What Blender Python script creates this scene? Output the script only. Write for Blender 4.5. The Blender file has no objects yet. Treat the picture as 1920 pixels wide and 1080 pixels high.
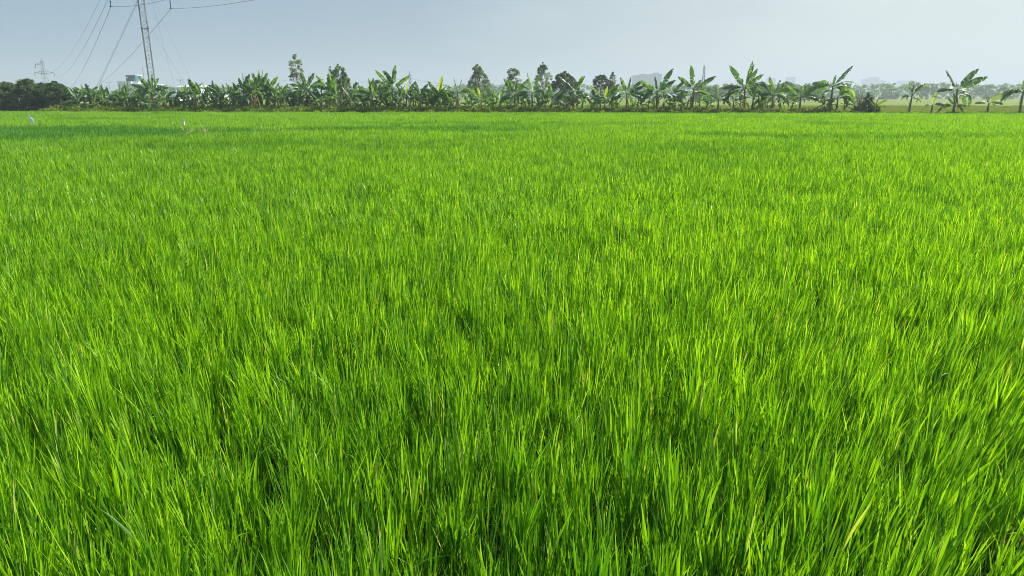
import bpy, math, random
import numpy as np
from mathutils import Vector, Matrix, Euler, Quaternion

R = math.radians
rng = np.random.default_rng(7)
random.seed(7)
scene = bpy.context.scene
COL = scene.collection

# ------------------------------------------------------------------ camera
CAM_Z = 2.08
PITCH = math.atan(360 / 1280)
F = 1280.0
cam_d = bpy.data.cameras.new('camera')
cam = bpy.data.objects.new('camera', cam_d)
COL.objects.link(cam)
cam.location = (0, 0, CAM_Z)
cam.rotation_euler = (math.pi / 2 - PITCH, 0, 0)
cam_d.sensor_width = 36
cam_d.lens = 24
cam_d.clip_start = 0.05
cam_d.clip_end = 20000
scene.camera = cam

# ------------------------------------------------------------------ light
SUN_AZ, SUN_EL = 62.0, 40.0           # azimuth clockwise from the view direction
sdir = Vector((math.sin(R(SUN_AZ)) * math.cos(R(SUN_EL)), math.cos(R(SUN_AZ)) * math.cos(R(SUN_EL)), math.sin(R(SUN_EL))))
sun_d = bpy.data.lights.new('sun', 'SUN')
sun_d.energy = 5.0
sun_d.angle = R(0.6)
sun_d.color = (1.0, 0.95, 0.86)
sun = bpy.data.objects.new('sun', sun_d)
COL.objects.link(sun)
sun.rotation_euler = (-sdir).to_track_quat('-Z', 'Y').to_euler()

world = bpy.data.worlds.new("World")
scene.world = world
world.use_nodes = True
wn = world.node_tree.nodes
wl = world.node_tree.links
wn.clear()
w_out = wn.new('ShaderNodeOutputWorld')
w_bg = wn.new('ShaderNodeBackground')
w_bg.inputs['Strength'].default_value = 0.05
sky = wn.new('ShaderNodeTexSky')
sky.sky_type = 'NISHITA'
sky.sun_disc = False
sky.sun_elevation = R(SUN_EL)
sky.sun_rotation = R(SUN_AZ)
sky.dust_density = 3.0
sky.air_density = 1.2
# thin high veil of cloud over the blue: brighter towards the sun's side, very soft mottling
geo = wn.new('ShaderNodeTexCoord')
dotn = wn.new('ShaderNodeVectorMath'); dotn.operation = 'DOT_PRODUCT'
dotn.inputs[1].default_value = (math.sin(R(SUN_AZ)), math.cos(R(SUN_AZ)), 0.0)
wl.new(geo.outputs['Generated'], dotn.inputs[0])
mpw = wn.new('ShaderNodeMapping'); mpw.inputs['Scale'].default_value = (1.6, 1.6, 6.0)
wl.new(geo.outputs['Generated'], mpw.inputs['Vector'])
nzw = wn.new('ShaderNodeTexNoise'); nzw.inputs['Scale'].default_value = 2.2; nzw.inputs['Detail'].default_value = 5
wl.new(mpw.outputs['Vector'], nzw.inputs['Vector'])
mad = wn.new('ShaderNodeMath'); mad.operation = 'MULTIPLY_ADD'
wl.new(nzw.outputs['Fac'], mad.inputs[0]); mad.inputs[1].default_value = 0.36
wl.new(dotn.outputs['Value'], mad.inputs[2])
wr = wn.new('ShaderNodeValToRGB')
wl.new(mad.outputs[0], wr.inputs['Fac'])
cr = wr.color_ramp
cr.elements[0].position = 0.06; cr.elements[0].color = (0.30, 0.495, 0.69, 1)
cr.elements[1].position = 1.0; cr.elements[1].color = (0.84, 0.97, 0.97, 1)
e = cr.elements.new(0.55); e.color = (0.375, 0.52, 0.665, 1)
vm = wn.new('ShaderNodeVectorMath'); vm.operation = 'SCALE'; vm.inputs['Scale'].default_value = 8.6
wl.new(wr.outputs['Color'], vm.inputs[0])
mixw = wn.new('ShaderNodeMix'); mixw.data_type = 'RGBA'
mixw.inputs[0].default_value = 0.9
wl.new(sky.outputs['Color'], mixw.inputs[6]); wl.new(vm.outputs['Vector'], mixw.inputs[7])
wl.new(mixw.outputs[2], w_bg.inputs['Color'])
wl.new(w_bg.outputs['Background'], w_out.inputs['Surface'])

scene.view_settings.view_transform = 'Standard'
scene.view_settings.look = 'None'
scene.view_settings.exposure = 0.95
scene.view_settings.gamma = 1.0
scene.cycles.max_bounces = 8
scene.cycles.use_denoising = True
scene.cycles.denoiser = 'OPENIMAGEDENOISE'
scene.cycles.denoising_input_passes = 'RGB_ALBEDO_NORMAL'
scene.cycles.denoising_prefilter = 'ACCURATE'
scene.cycles.filter_width = 0.9
scene.cycles.pixel_filter_type = 'BLACKMAN_HARRIS'
scene.cycles.use_adaptive_sampling = False
scene.cycles.diffuse_bounces = 2
scene.cycles.transmission_bounces = 5
scene.cycles.volume_bounces = 1
scene.cycles.transparent_max_bounces = 8

# ------------------------------------------------------------------ helpers
cp, sp = math.cos(PITCH), math.sin(PITCH)

def P(px, py, Y):
    """world point seen at photo pixel (px, py), at distance Y along the ground"""
    x = (px - 960) / F
    y = (540 - py) / F
    fwd = cp + sp * y
    t = Y / fwd
    return Vector((x * t, Y, CAM_Z + (-sp + cp * y) * t))

def tag(o, label=None, cat=None, group=None, kind=None):
    if label: o['label'] = label
    if cat: o['category'] = cat
    if group: o['group'] = group
    if kind: o['kind'] = kind
    return o

def empty(name, loc=(0, 0, 0), rz=0.0):
    o = bpy.data.objects.new(name, None)
    o.empty_display_size = 0.2
    COL.objects.link(o)
    o.location = loc
    o.rotation_euler = (0, 0, rz)
    return o

def link(name, me, parent=None, loc=(0, 0, 0), rot=(0, 0, 0), scale=(1, 1, 1)):
    o = bpy.data.objects.new(name, me)
    COL.objects.link(o)
    o.location = loc; o.rotation_euler = rot; o.scale = scale
    if parent: o.parent = parent
    return o

def mesh(name, verts, faces, mat, smooth=False, attrs=None):
    me = bpy.data.meshes.new(name)
    if isinstance(verts, np.ndarray): verts = verts.tolist()
    me.from_pydata(verts, [], faces if not isinstance(faces, np.ndarray) else faces.tolist())
    if mat: me.materials.append(mat)
    if smooth: me.polygons.foreach_set('use_smooth', [True] * len(me.polygons))
    for k, a in (attrs or {}).items():
        at = me.attributes.new(k, 'FLOAT', 'POINT')
        at.data.foreach_set('value', np.asarray(a, dtype=np.float32))
    me.update()
    return me

class MB:
    def __init__(s): s.v = []; s.f = []
    def box(s, c, d, rz=0.0):
        x, y, z = d[0] / 2, d[1] / 2, d[2] / 2
        n = len(s.v); ca, sa = math.cos(rz), math.sin(rz)
        for i in (-1, 1):
            for j in (-1, 1):
                for k in (-1, 1):
                    a, b = i * x, j * y
                    s.v.append((c[0] + a * ca - b * sa, c[1] + a * sa + b * ca, c[2] + k * z))
        for q in ((0, 1, 3, 2), (4, 6, 7, 5), (0, 4, 5, 1), (2, 3, 7, 6), (0, 2, 6, 4), (1, 5, 7, 3)):
            s.f.append([n + i for i in q])
        return s
    def tube(s, pts, rad, n=6, cap=True):
        pts = [Vector(p) for p in pts]
        if not isinstance(rad, (list, tuple)): rad = [rad] * len(pts)
        b = len(s.v)
        up = Vector((0.13, 0.29, 0.95))
        for i, p in enumerate(pts):
            d = (pts[min(i + 1, len(pts) - 1)] - pts[max(i - 1, 0)]).normalized()
            u = d.cross(up)
            if u.length < 0.05: u = d.cross(Vector((1, 0, 0)))
            u.normalize(); w = d.cross(u)
            for k in range(n):
                a = 2 * math.pi * k / n
                s.v.append(tuple(p + (u * math.cos(a) + w * math.sin(a)) * rad[i]))
        for i in range(len(pts) - 1):
            for k in range(n):
                a = b + i * n + k; c = b + i * n + (k + 1) % n
                s.f.append([a, c, c + n, a + n])
        if cap:
            s.f.append([b + k for k in range(n)][::-1])
            s.f.append([b + (len(pts) - 1) * n + k for k in range(n)])
        return s
    def build(s, name, mat, parent=None, smooth=False, **kw):
        return link(name, mesh(name, s.v, s.f, mat, smooth), parent, **kw)

def vnoise(x, y, seed):
    """smooth value noise in 0..1 on numpy arrays"""
    xi = np.floor(x).astype(np.int64); yi = np.floor(y).astype(np.int64)
    fx = x - xi; fy = y - yi
    fx = fx * fx * (3 - 2 * fx); fy = fy * fy * (3 - 2 * fy)
    def h(a, b):
        v = (a * 374761393 + b * 668265263 + seed * 1442695041) & 0xffffffff
        v = ((v ^ (v >> 13)) * 1274126177) & 0xffffffff
        return ((v ^ (v >> 16)) & 0xffff) / 65535.0
    return (h(xi, yi) * (1 - fx) + h(xi + 1, yi) * fx) * (1 - fy) + (h(xi, yi + 1) * (1 - fx) + h(xi + 1, yi + 1) * fx) * fy

def fbm(x, y, seed, o=3):
    s = 0; a = 0.5; t = 0
    for k in range(o):
        s = s + a * vnoise(x * 2 ** k, y * 2 ** k, seed + k); t += a; a *= 0.55
    return s / t

# ------------------------------------------------------------------ materials
def new_mat(name):
    m = bpy.data.materials.new(name); m.use_nodes = True
    n = m.node_tree.nodes; l = m.node_tree.links
    return m, n, l, n['Principled BSDF'], n['Material Output']

def simple_mat(name, col, rough=0.7, noise=0.0, scale=4.0, metal=0.0, spec=0.5):
    m, n, l, b, out = new_mat(name)
    b.inputs['Roughness'].default_value = rough
    b.inputs['Metallic'].default_value = metal
    b.inputs['Specular IOR Level'].default_value = spec
    if noise:
        tc = n.new('ShaderNodeTexCoord'); nz = n.new('ShaderNodeTexNoise')
        nz.inputs['Scale'].default_value = scale; nz.inputs['Detail'].default_value = 6
        l.new(tc.outputs['Object'], nz.inputs['Vector'])
        r = n.new('ShaderNodeValToRGB')
        r.color_ramp.elements[0].position = 0.3; r.color_ramp.elements[1].position = 0.7
        r.color_ramp.elements[0].color = [c * (1 - noise) for c in col] + [1]
        r.color_ramp.elements[1].color = [min(1, c * (1 + noise)) for c in col] + [1]
        l.new(nz.outputs['Fac'], r.inputs['Fac']); l.new(r.outputs['Color'], b.inputs['Base Color'])
    else:
        b.inputs['Base Color'].default_value = (*col, 1)
    return m

def leaf_mat(name, ramp, trans_gain=(1.9, 1.7, 1.0), trans=0.45, rough=0.4, spec=0.4, tint_attr=None, obj_random=False, dark=None, attr='leafv'):
    """thin leaf: glossy diffuse front plus light passing through. ramp over the per-leaf value"""
    m, n, l, b, out = new_mat(name)
    a = n.new('ShaderNodeAttribute'); a.attribute_name = attr
    r = n.new('ShaderNodeValToRGB')
    els = r.color_ramp.elements
    while len(els) < len(ramp): els.new(0.5)
    for e_, (p, c) in zip(els, ramp): e_.position = p; e_.color = (*c, 1)
    l.new(a.outputs['Fac'], r.inputs['Fac'])
    colr = r.outputs['Color']
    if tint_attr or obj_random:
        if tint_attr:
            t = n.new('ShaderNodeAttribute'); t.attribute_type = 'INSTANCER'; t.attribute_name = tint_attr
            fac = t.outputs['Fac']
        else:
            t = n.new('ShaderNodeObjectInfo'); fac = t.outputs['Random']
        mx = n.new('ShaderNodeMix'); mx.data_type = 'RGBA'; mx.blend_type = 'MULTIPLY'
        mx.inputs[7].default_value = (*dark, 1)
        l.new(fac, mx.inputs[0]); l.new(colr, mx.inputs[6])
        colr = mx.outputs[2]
    l.new(colr, b.inputs['Base Color'])
    b.inputs['Roughness'].default_value = rough
    b.inputs['Specular IOR Level'].default_value = spec
    tm = n.new('ShaderNodeMix'); tm.data_type = 'RGBA'; tm.blend_type = 'MULTIPLY'; tm.inputs[0].default_value = 1
    tm.clamp_result = False
    l.new(colr, tm.inputs[6]); tm.inputs[7].default_value = (*trans_gain, 1)
    tb = n.new('ShaderNodeBsdfTranslucent'); l.new(tm.outputs[2], tb.inputs['Color'])
    ms = n.new('ShaderNodeMixShader'); ms.inputs['Fac'].default_value = trans
    l.new(b.outputs['BSDF'], ms.inputs[1]); l.new(tb.outputs['BSDF'], ms.inputs[2])
    l.new(ms.outputs['Shader'], out.inputs['Surface'])
    return m

M = {}
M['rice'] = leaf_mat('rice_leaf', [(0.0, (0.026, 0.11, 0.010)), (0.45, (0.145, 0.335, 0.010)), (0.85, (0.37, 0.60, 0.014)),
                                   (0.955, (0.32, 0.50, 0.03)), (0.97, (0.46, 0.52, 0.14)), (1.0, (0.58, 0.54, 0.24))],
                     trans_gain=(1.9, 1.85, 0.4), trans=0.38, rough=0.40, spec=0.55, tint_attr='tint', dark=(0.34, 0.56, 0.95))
M['banana'] = leaf_mat('banana_leaf', [(0.0, (0.032, 0.08, 0.024)), (0.5, (0.065, 0.14, 0.035)), (0.86, (0.16, 0.26, 0.07)), (0.9, (0.28, 0.36, 0.16)), (1.0, (0.32, 0.40, 0.18))],
                       trans_gain=(3.4, 3.0, 1.2), trans=0.42, rough=0.40, spec=0.45, obj_random=True, dark=(0.45, 0.55, 0.75))
M['banana_yellow'] = leaf_mat('banana_young_leaf', [(0.0, (0.26, 0.42, 0.03)), (1.0, (0.45, 0.55, 0.06))],
                              trans_gain=(1.4, 1.3, 0.7), trans=0.5, rough=0.4)
M['banana_dead'] = leaf_mat('banana_dead_leaf', [(0.0, (0.22, 0.16, 0.07)), (1.0, (0.42, 0.33, 0.16))],
                            trans_gain=(1.2, 1.1, 1.0), trans=0.3, rough=0.8, spec=0.1)
M['stem'] = simple_mat('banana_pseudostem', (0.14, 0.16, 0.06), 0.6, 0.5, 3.0)
M['bark'] = simple_mat('tree_bark', (0.16, 0.14, 0.11), 0.9, 0.4, 3.0)
M['tree'] = leaf_mat('tree_foliage', [(0.0, (0.06, 0.13, 0.04)), (1.0, (0.18, 0.30, 0.08))], trans=0.36, rough=0.5, spec=0.3,
                     trans_gain=(1.6, 1.6, 0.8))
M['tree_grey'] = leaf_mat('grey_green_foliage', [(0.0, (0.10, 0.15, 0.07)), (1.0, (0.26, 0.33, 0.15))], trans=0.38, rough=0.5, spec=0.3,
                          trans_gain=(1.5, 1.5, 0.8))
M['bush'] = leaf_mat('dark_bush_foliage', [(0.0, (0.032, 0.07, 0.025)), (1.0, (0.12, 0.20, 0.06))], trans=0.22, rough=0.45, spec=0.35,
                     trans_gain=(1.6, 1.6, 0.8))
M['weed'] = leaf_mat('bank_weeds', [(0.0, (0.06, 0.14, 0.022)), (0.6, (0.17, 0.29, 0.03)), (0.85, (0.33, 0.38, 0.05)), (0.9, (0.28, 0.20, 0.11)), (1.0, (0.36, 0.27, 0.16))],
                     trans=0.35, rough=0.6, spec=0.2, tint_attr='tint', dark=(0.9, 0.55, 0.6))
M['ripe'] = leaf_mat('ripening_crop', [(0.0, (0.09, 0.16, 0.02)), (0.6, (0.17, 0.23, 0.03)), (1.0, (0.32, 0.30, 0.08))],
                     trans=0.35, rough=0.6, spec=0.2, tint_attr='tint', dark=(0.6, 0.85, 0.9))
M['dry'] = leaf_mat('dry_twigs_and_straw', [(0.0, (0.30, 0.27, 0.10)), (1.0, (0.62, 0.58, 0.28))], trans=0.15, rough=0.85, spec=0.1)
M['steel'] = simple_mat('galvanised_steel', (0.20, 0.21, 0.22), 0.55, 0.3, 0.6, 0.3)
M['steel_far'] = simple_mat('weathered_steel', (0.24, 0.26, 0.28), 0.6, 0.2, 0.3)
M['wire'] = simple_mat('aluminium_wire', (0.16, 0.17, 0.18), 0.5, 0.2, 0.2, 0.3)
M['glass_ins'] = simple_mat('brown_porcelain', (0.07, 0.06, 0.06), 0.25, 0.2, 9)
M['white'] = simple_mat('white_render', (0.78, 0.79, 0.78), 0.8, 0.06, 0.2)
M['teal'] = simple_mat('teal_sheet_cladding', (0.025, 0.11, 0.125), 0.8, 0.15, 0.4)
M['blue'] = simple_mat('blue_painted_metal', (0.20, 0.42, 0.60), 0.5, 0.1, 0.4)
M['roof'] = simple_mat('blue_grey_roof_sheet', (0.20, 0.32, 0.36), 0.5, 0.2, 0.3)
M['greywall'] = simple_mat('grey_render', (0.52, 0.55, 0.56), 0.8, 0.1, 0.2)
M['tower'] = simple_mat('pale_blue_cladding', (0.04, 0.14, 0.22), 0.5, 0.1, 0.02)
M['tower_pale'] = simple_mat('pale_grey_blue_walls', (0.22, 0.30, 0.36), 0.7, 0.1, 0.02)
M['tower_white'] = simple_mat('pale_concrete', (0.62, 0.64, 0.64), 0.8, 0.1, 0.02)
M['glass'] = simple_mat('window_glass', (0.08, 0.13, 0.16), 0.15, 0.2, 0.2)
M['cloth'] = leaf_mat('white_plastic_cloth', [(0.0, (0.88, 0.88, 0.89)), (1.0, (0.9, 0.9, 0.9))], trans_gain=(1, 1, 1), trans=0.5, rough=0.5)
M['bamboo'] = simple_mat('bamboo_cane', (0.20, 0.19, 0.12), 0.6, 0.4, 8)

# ------------------------------------------------------------------ ground
def ground_mat():
    m, n, l, b, out = new_mat('paddy_mud')
    tc = n.new('ShaderNodeTexCoord')
    nz = n.new('ShaderNodeTexNoise'); nz.inputs['Scale'].default_value = 3.0; nz.inputs['Detail'].default_value = 8
    l.new(tc.outputs['Object'], nz.inputs['Vector'])
    r = n.new('ShaderNodeValToRGB')
    r.color_ramp.elements[0].color = (0.008, 0.010, 0.005, 1); r.color_ramp.elements[1].color = (0.030, 0.028, 0.014, 1)
    l.new(nz.outputs['Fac'], r.inputs['Fac']); l.new(r.outputs['Color'], b.inputs['Base Color'])
    b.inputs['Roughness'].default_value = 0.8
    b.inputs['Specular IOR Level'].default_value = 0.1
    bp = n.new('ShaderNodeBump'); bp.inputs['Strength'].default_value = 0.5; bp.inputs['Distance'].default_value = 0.03
    l.new(nz.outputs['Fac'], bp.inputs['Height']); l.new(bp.outputs['Normal'], b.inputs['Normal'])
    return m

def field_mat():
    m, n, l, b, out = new_mat('distant_fields')
    tc = n.new('ShaderNodeTexCoord')
    mp = n.new('ShaderNodeMapping'); mp.inputs['Scale'].default_value = (0.006, 0.02, 1)
    l.new(tc.outputs['Object'], mp.inputs['Vector'])
    nz = n.new('ShaderNodeTexNoise'); nz.inputs['Scale'].default_value = 1.0; nz.inputs['Detail'].default_value = 3
    l.new(mp.outputs['Vector'], nz.inputs['Vector'])
    n2 = n.new('ShaderNodeTexNoise'); n2.inputs['Scale'].default_value = 0.6; n2.inputs['Detail'].default_value = 8
    l.new(tc.outputs['Object'], n2.inputs['Vector'])
    ad = n.new('ShaderNodeMath'); ad.operation = 'MULTIPLY_ADD'; ad.inputs[1].default_value = 0.35
    l.new(n2.outputs['Fac'], ad.inputs[0]); l.new(nz.outputs['Fac'], ad.inputs[2])
    r = n.new('ShaderNodeValToRGB')
    els = r.color_ramp.elements
    els[0].position = 0.5; els[0].color = (0.12, 0.19, 0.010, 1)
    els[1].position = 0.85; els[1].color = (0.07, 0.18, 0.012, 1)
    e1 = els.new(0.66); e1.color = (0.16, 0.19, 0.016, 1)
    l.new(ad.outputs[0], r.inputs['Fac']); l.new(r.outputs['Color'], b.inputs['Base Color'])
    b.inputs['Roughness'].default_value = 0.9; b.inputs['Specular IOR Level'].default_value = 0.1
    bp = n.new('ShaderNodeBump'); bp.inputs['Strength'].default_value = 0.8; bp.inputs['Distance'].default_value = 0.3
    l.new(n2.outputs['Fac'], bp.inputs['Height']); l.new(bp.outputs['Normal'], b.inputs['Normal'])
    return m

g = MB(); S = 9000
g.v = [(-S, -S, 0), (S, -S, 0), (S, S, 0), (-S, S, 0)]; g.f = [[0, 1, 2, 3]]
tag(g.build('ground', ground_mat()), kind='structure')

RICE_H = 0.60
def edge_y(px, py):                    # distance at which the rice tops are seen at this pixel
    x = (px - 960) / F; y = (540 - py) / F
    fwd = cp + sp * y; dz = -sp + cp * y
    return (RICE_H - CAM_Z) / dz * fwd
EA = edge_y(0, 208.5); EB = edge_y(1920, 212.0)
pa = P(0, 208.5, EA); pb = P(1920, 212.0, EB)
SL = (pb.y - pa.y) / (pb.x - pa.x)
def edge(x): return pa.y + SL * (x - pa.x)       # world y of the far edge of the paddy
print('edge', EA, EB, SL)

# raised earth bank along the far edge
bk_v, bk_f = [], []
prof = [(-0.3, -0.02), (0.25, 0.26), (0.9, 0.42), (4.6, 0.42), (5.6, 0.20), (6.4, 0.03)]
nx = 140
for i in range(nx + 1):
    x = -110 + 220 * i / nx
    for j, (dy, z) in enumerate(prof):
        bk_v.append((x, edge(x) + dy + 0.25 * math.sin(x * 0.7 + j), z + (0.06 * math.sin(x * 1.3 + j * 2) if 0 < j < 5 else 0)))
for i in range(nx):
    for j in range(len(prof) - 1):
        a = i * len(prof) + j
        bk_f.append([a, a + len(prof), a + len(prof) + 1, a + 1])
tag(link('earth_bank', mesh('earth_bank', bk_v, bk_f, simple_mat('bank_turf', (0.05, 0.065, 0.022), 0.9, 0.5, 1.2), True)), kind='structure')
# fields beyond the bank
fv = [(-1500, edge(-60) + 6, 0.12), (1500, edge(60) + 5, 0.12), (1500, 1400, 0.12), (-1500, 1400, 0.12)]
tag(link('far_field', mesh('far_field', fv, [[0, 1, 2, 3]], field_mat())), kind='structure')
# earth path under the photographer
pt = MB(); pt.v = [(-60, -3.2, 0.30), (60, -3.2, 0.30), (60, 0.2, 0.30), (-60, 0.2, 0.30), (60, 0.7, -0.02), (-60, 0.7, -0.02), (60, -3.9, -0.02), (-60, -3.9, -0.02)]
pt.f = [[0, 1, 2, 3], [3, 2, 4, 5], [7, 6, 1, 0]]
tag(pt.build('path', simple_mat('path_soil', (0.16, 0.13, 0.09), 0.9, 0.4, 2)), kind='structure')

# ------------------------------------------------------------------ blade builder
def blades(n, r0, L, W, tilt, bend, segs=6, cols=2, seed=0, spread='disc', z0=0.0, flop=0.06, lean=(0, 0), cup=0.22):
    g_ = np.random.default_rng(seed)
    if spread == 'disc':
        a = g_.uniform(0, 2 * np.pi, n); rr = r0 * np.sqrt(g_.uniform(0, 1, n))
        bx, by = rr * np.cos(a), rr * np.sin(a)
    else:
        bx, by = g_.uniform(-r0, r0, n), g_.uniform(-r0, r0, n)
        if spread == 'cl':                # gathered round a few plants
            q = 0.135; jx = np.round(bx / q) * q; jy = np.round(by / q) * q
            jx, jy = jx + 0.045 * np.sin(jx * 91 + jy * 57 + seed), jy + 0.045 * np.cos(jx * 67 - jy * 83 + seed)
            bx, by = jx + g_.normal(0, 0.026, n), jy + g_.normal(0, 0.026, n)
    out = np.arctan2(by, bx)
    az = out + g_.normal(0, 0.9, n) if spread == 'disc' else g_.uniform(0, 2 * np.pi, n)
    ln = g_.uniform(L[0], L[1], n); w = g_.uniform(W[0], W[1], n)
    t0 = np.abs(g_.normal(0, tilt, n)) + 0.02
    bd = np.abs(g_.normal(bend * 0.6, bend, n))
    fl = g_.uniform(0, 1, n) < flop
    bd = np.where(fl, bd + g_.uniform(0.7, 1.6, n), bd)
    tw0 = g_.uniform(-0.9, 0.9, n); tw1 = tw0 + g_.normal(0, 0.7, n)
    lv = np.clip(g_.beta(1.3, 1.4, n) * 0.95, 0, 0.95)
    dry = g_.uniform(0, 1, n) < 0.006
    lv = np.where(dry, g_.uniform(0.97, 1.0, n), lv)
    pos = np.stack([bx, by, g_.uniform(z0[0], z0[1], n) if isinstance(z0, tuple) else np.full(n, z0)], 1)
    V = []; LV = []; TV = []
    npc = cols + 1
    for i in range(segs + 1):
        t = i / segs
        th = t0 + bd * t ** 2.0
        d = np.stack([np.sin(th) * np.cos(az) + lean[0], np.sin(th) * np.sin(az) + lean[1], np.cos(th)], 1)
        d /= np.linalg.norm(d, axis=1, keepdims=True)
        if i > 0: pos = pos + d * (ln / segs)[:, None]
        tw = tw0 + (tw1 - tw0) * t
        s0 = np.stack([-np.sin(az), np.cos(az), np.zeros(n)], 1)
        nn = np.cross(s0, d)
        side = s0 * np.cos(tw)[:, None] + nn * np.sin(tw)[:, None]
        nrm = np.cross(side, d)
        wt = w * (0.45 + 0.55 * min(1, t / 0.35)) * max(0.02, (1 - t ** 2.2)) if t < 1 else w * 0.02
        for c in range(npc):
            s = c / cols * 2 - 1
            off = side * (wt * 0.5 * s)[:, None]
            if cols == 2 and c == 1: off = off - nrm * (wt * cup)[:, None]
            V.append(pos + off); LV.append(lv); TV.append(np.full(n, t))
    V = np.stack(V, 1)                   # n, (segs+1)*npc, 3
    LV = np.stack(LV, 1); TV = np.stack(TV, 1)
    k = (segs + 1) * npc
    fs = []
    for i in range(segs):
        for c in range(cols):
            a = i * npc + c
            fs.append([a, a + 1, a + 1 + npc, a + npc])
    fs = np.array(fs)
    Fc = (fs[None] + (np.arange(n) * k)[:, None, None]).reshape(-1, 4)
    return V.reshape(-1, 3), Fc, LV.reshape(-1)

def merge(parts):
    vs, fs, ls = [], [], []; o = 0
    for v, f, l_ in parts:
        vs.append(v); fs.append(f + o); ls.append(l_); o += len(v)
    return np.concatenate(vs), np.concatenate(fs), np.concatenate(ls)

def scatter(name, classes, mat):
    """classes: list of (protos, pts dict pos, rot, scl, tint). One object: each plant of a class instanced at its points."""
    vs, fs, lv, pr, cls, var, rot, scl, tint = [], [], [], [], [], [], [], [], []
    o = 0; pid = 0; groups = []
    for ci, (protos, pts) in enumerate(classes):
        ids = []
        for (v, f, l_) in protos:
            n = len(v)
            vs.append(v); fs.append(f + o); lv.append(l_); pr.append(np.full(n, pid)); cls.append(np.full(n, ci))
            var.append(np.zeros(n)); rot.append(np.zeros((n, 3))); scl.append(np.ones((n, 3))); tint.append(np.zeros(n))
            ids.append(pid); pid += 1; o += n
        n = len(pts['pos'])
        vs.append(pts['pos']); lv.append(np.zeros(n)); pr.append(np.full(n, -1)); cls.append(np.full(n, ci))
        var.append(rng.integers(0, len(protos), n)); rot.append(pts['rot']); scl.append(pts['scl']); tint.append(pts['tint'])
        o += n; groups.append(ids)
    V = np.concatenate(vs); Fc = np.concatenate(fs)
    me = bpy.data.meshes.new(name)
    me.vertices.add(len(V)); me.vertices.foreach_set('co', V.astype(np.float32).ravel())
    nf = len(Fc)
    me.loops.add(nf * 4); me.loops.foreach_set('vertex_index', Fc.astype(np.int32).ravel())
    me.polygons.add(nf); me.polygons.foreach_set('loop_start', np.arange(nf, dtype=np.int32) * 4)
    me.polygons.foreach_set('use_smooth', np.ones(nf, dtype=bool))
    me.materials.append(mat)
    def att(nm, ty, arr, key='value'):
        a = me.attributes.new(nm, ty, 'POINT'); a.data.foreach_set(key, arr.ravel())
    att('leafv', 'FLOAT', np.concatenate(lv).astype(np.float32))
    att('proto', 'INT', np.concatenate(pr).astype(np.int32))
    att('cls', 'INT', np.concatenate(cls).astype(np.int32))
    att('var', 'INT', np.concatenate(var).astype(np.int32))
    att('tint', 'FLOAT', np.concatenate(tint).astype(np.float32))
    att('rot', 'FLOAT_VECTOR', np.concatenate(rot).astype(np.float32), 'vector')
    att('scl', 'FLOAT_VECTOR', np.concatenate(scl).astype(np.float32), 'vector')
    me.update()
    ob = link(name, me)
    ng = bpy.data.node_groups.new(name + '_nodes', 'GeometryNodeTree')
    ng.interface.new_socket('Geometry', in_out='INPUT', socket_type='NodeSocketGeometry')
    ng.interface.new_socket('Geometry', in_out='OUTPUT', socket_type='NodeSocketGeometry')
    N, L_ = ng.nodes, ng.links
    gi = N.new('NodeGroupInput'); go = N.new('NodeGroupOutput')
    def named(nm, ty):
        a = N.new('GeometryNodeInputNamedAttribute'); a.data_type = ty; a.inputs['Name'].default_value = nm
        return next(s for s in a.outputs if s.enabled and s.name == 'Attribute')
    A_proto = named('proto', 'INT'); A_cls = named('cls', 'INT'); A_var = named('var', 'INT')
    A_rot = named('rot', 'FLOAT_VECTOR'); A_scl = named('scl', 'FLOAT_VECTOR')
    def eq(sock, val):
        c = N.new('FunctionNodeCompare'); c.data_type = 'INT'; c.operation = 'EQUAL'
        ins = [s for s in c.inputs if s.enabled]
        L_.new(sock, ins[0]); ins[1].default_value = val
        return c.outputs['Result']
    def sep(geom, sel):
        s = N.new('GeometryNodeSeparateGeometry'); s.domain = 'POINT'
        L_.new(geom, s.inputs['Geometry']); L_.new(sel, s.inputs['Selection'])
        return s.outputs['Selection']
    allpts = sep(gi.outputs[0], eq(A_proto, -1))
    jout = N.new('GeometryNodeJoinGeometry')
    e2r = N.new('FunctionNodeEulerToRotation'); L_.new(A_rot, e2r.inputs[0])
    for ci, ids in enumerate(groups):
        j = N.new('GeometryNodeJoinGeometry')
        for k in ids:
            g2i = N.new('GeometryNodeGeometryToInstance')
            L_.new(sep(gi.outputs[0], eq(A_proto, k)), g2i.inputs[0]); L_.new(g2i.outputs[0], j.inputs[0])
        iop = N.new('GeometryNodeInstanceOnPoints')
        L_.new(sep(allpts, eq(A_cls, ci)), iop.inputs['Points'])
        L_.new(j.outputs[0], iop.inputs['Instance']); iop.inputs['Pick Instance'].default_value = True
        L_.new(A_var, iop.inputs['Instance Index'])
        L_.new(e2r.outputs[0], iop.inputs['Rotation']); L_.new(A_scl, iop.inputs['Scale'])
        L_.new(iop.outputs[0], jout.inputs[0])
    L_.new(jout.outputs[0], go.inputs[0])
    md = ob.modifiers.new('scatter', 'NODES'); md.node_group = ng
    return ob

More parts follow.
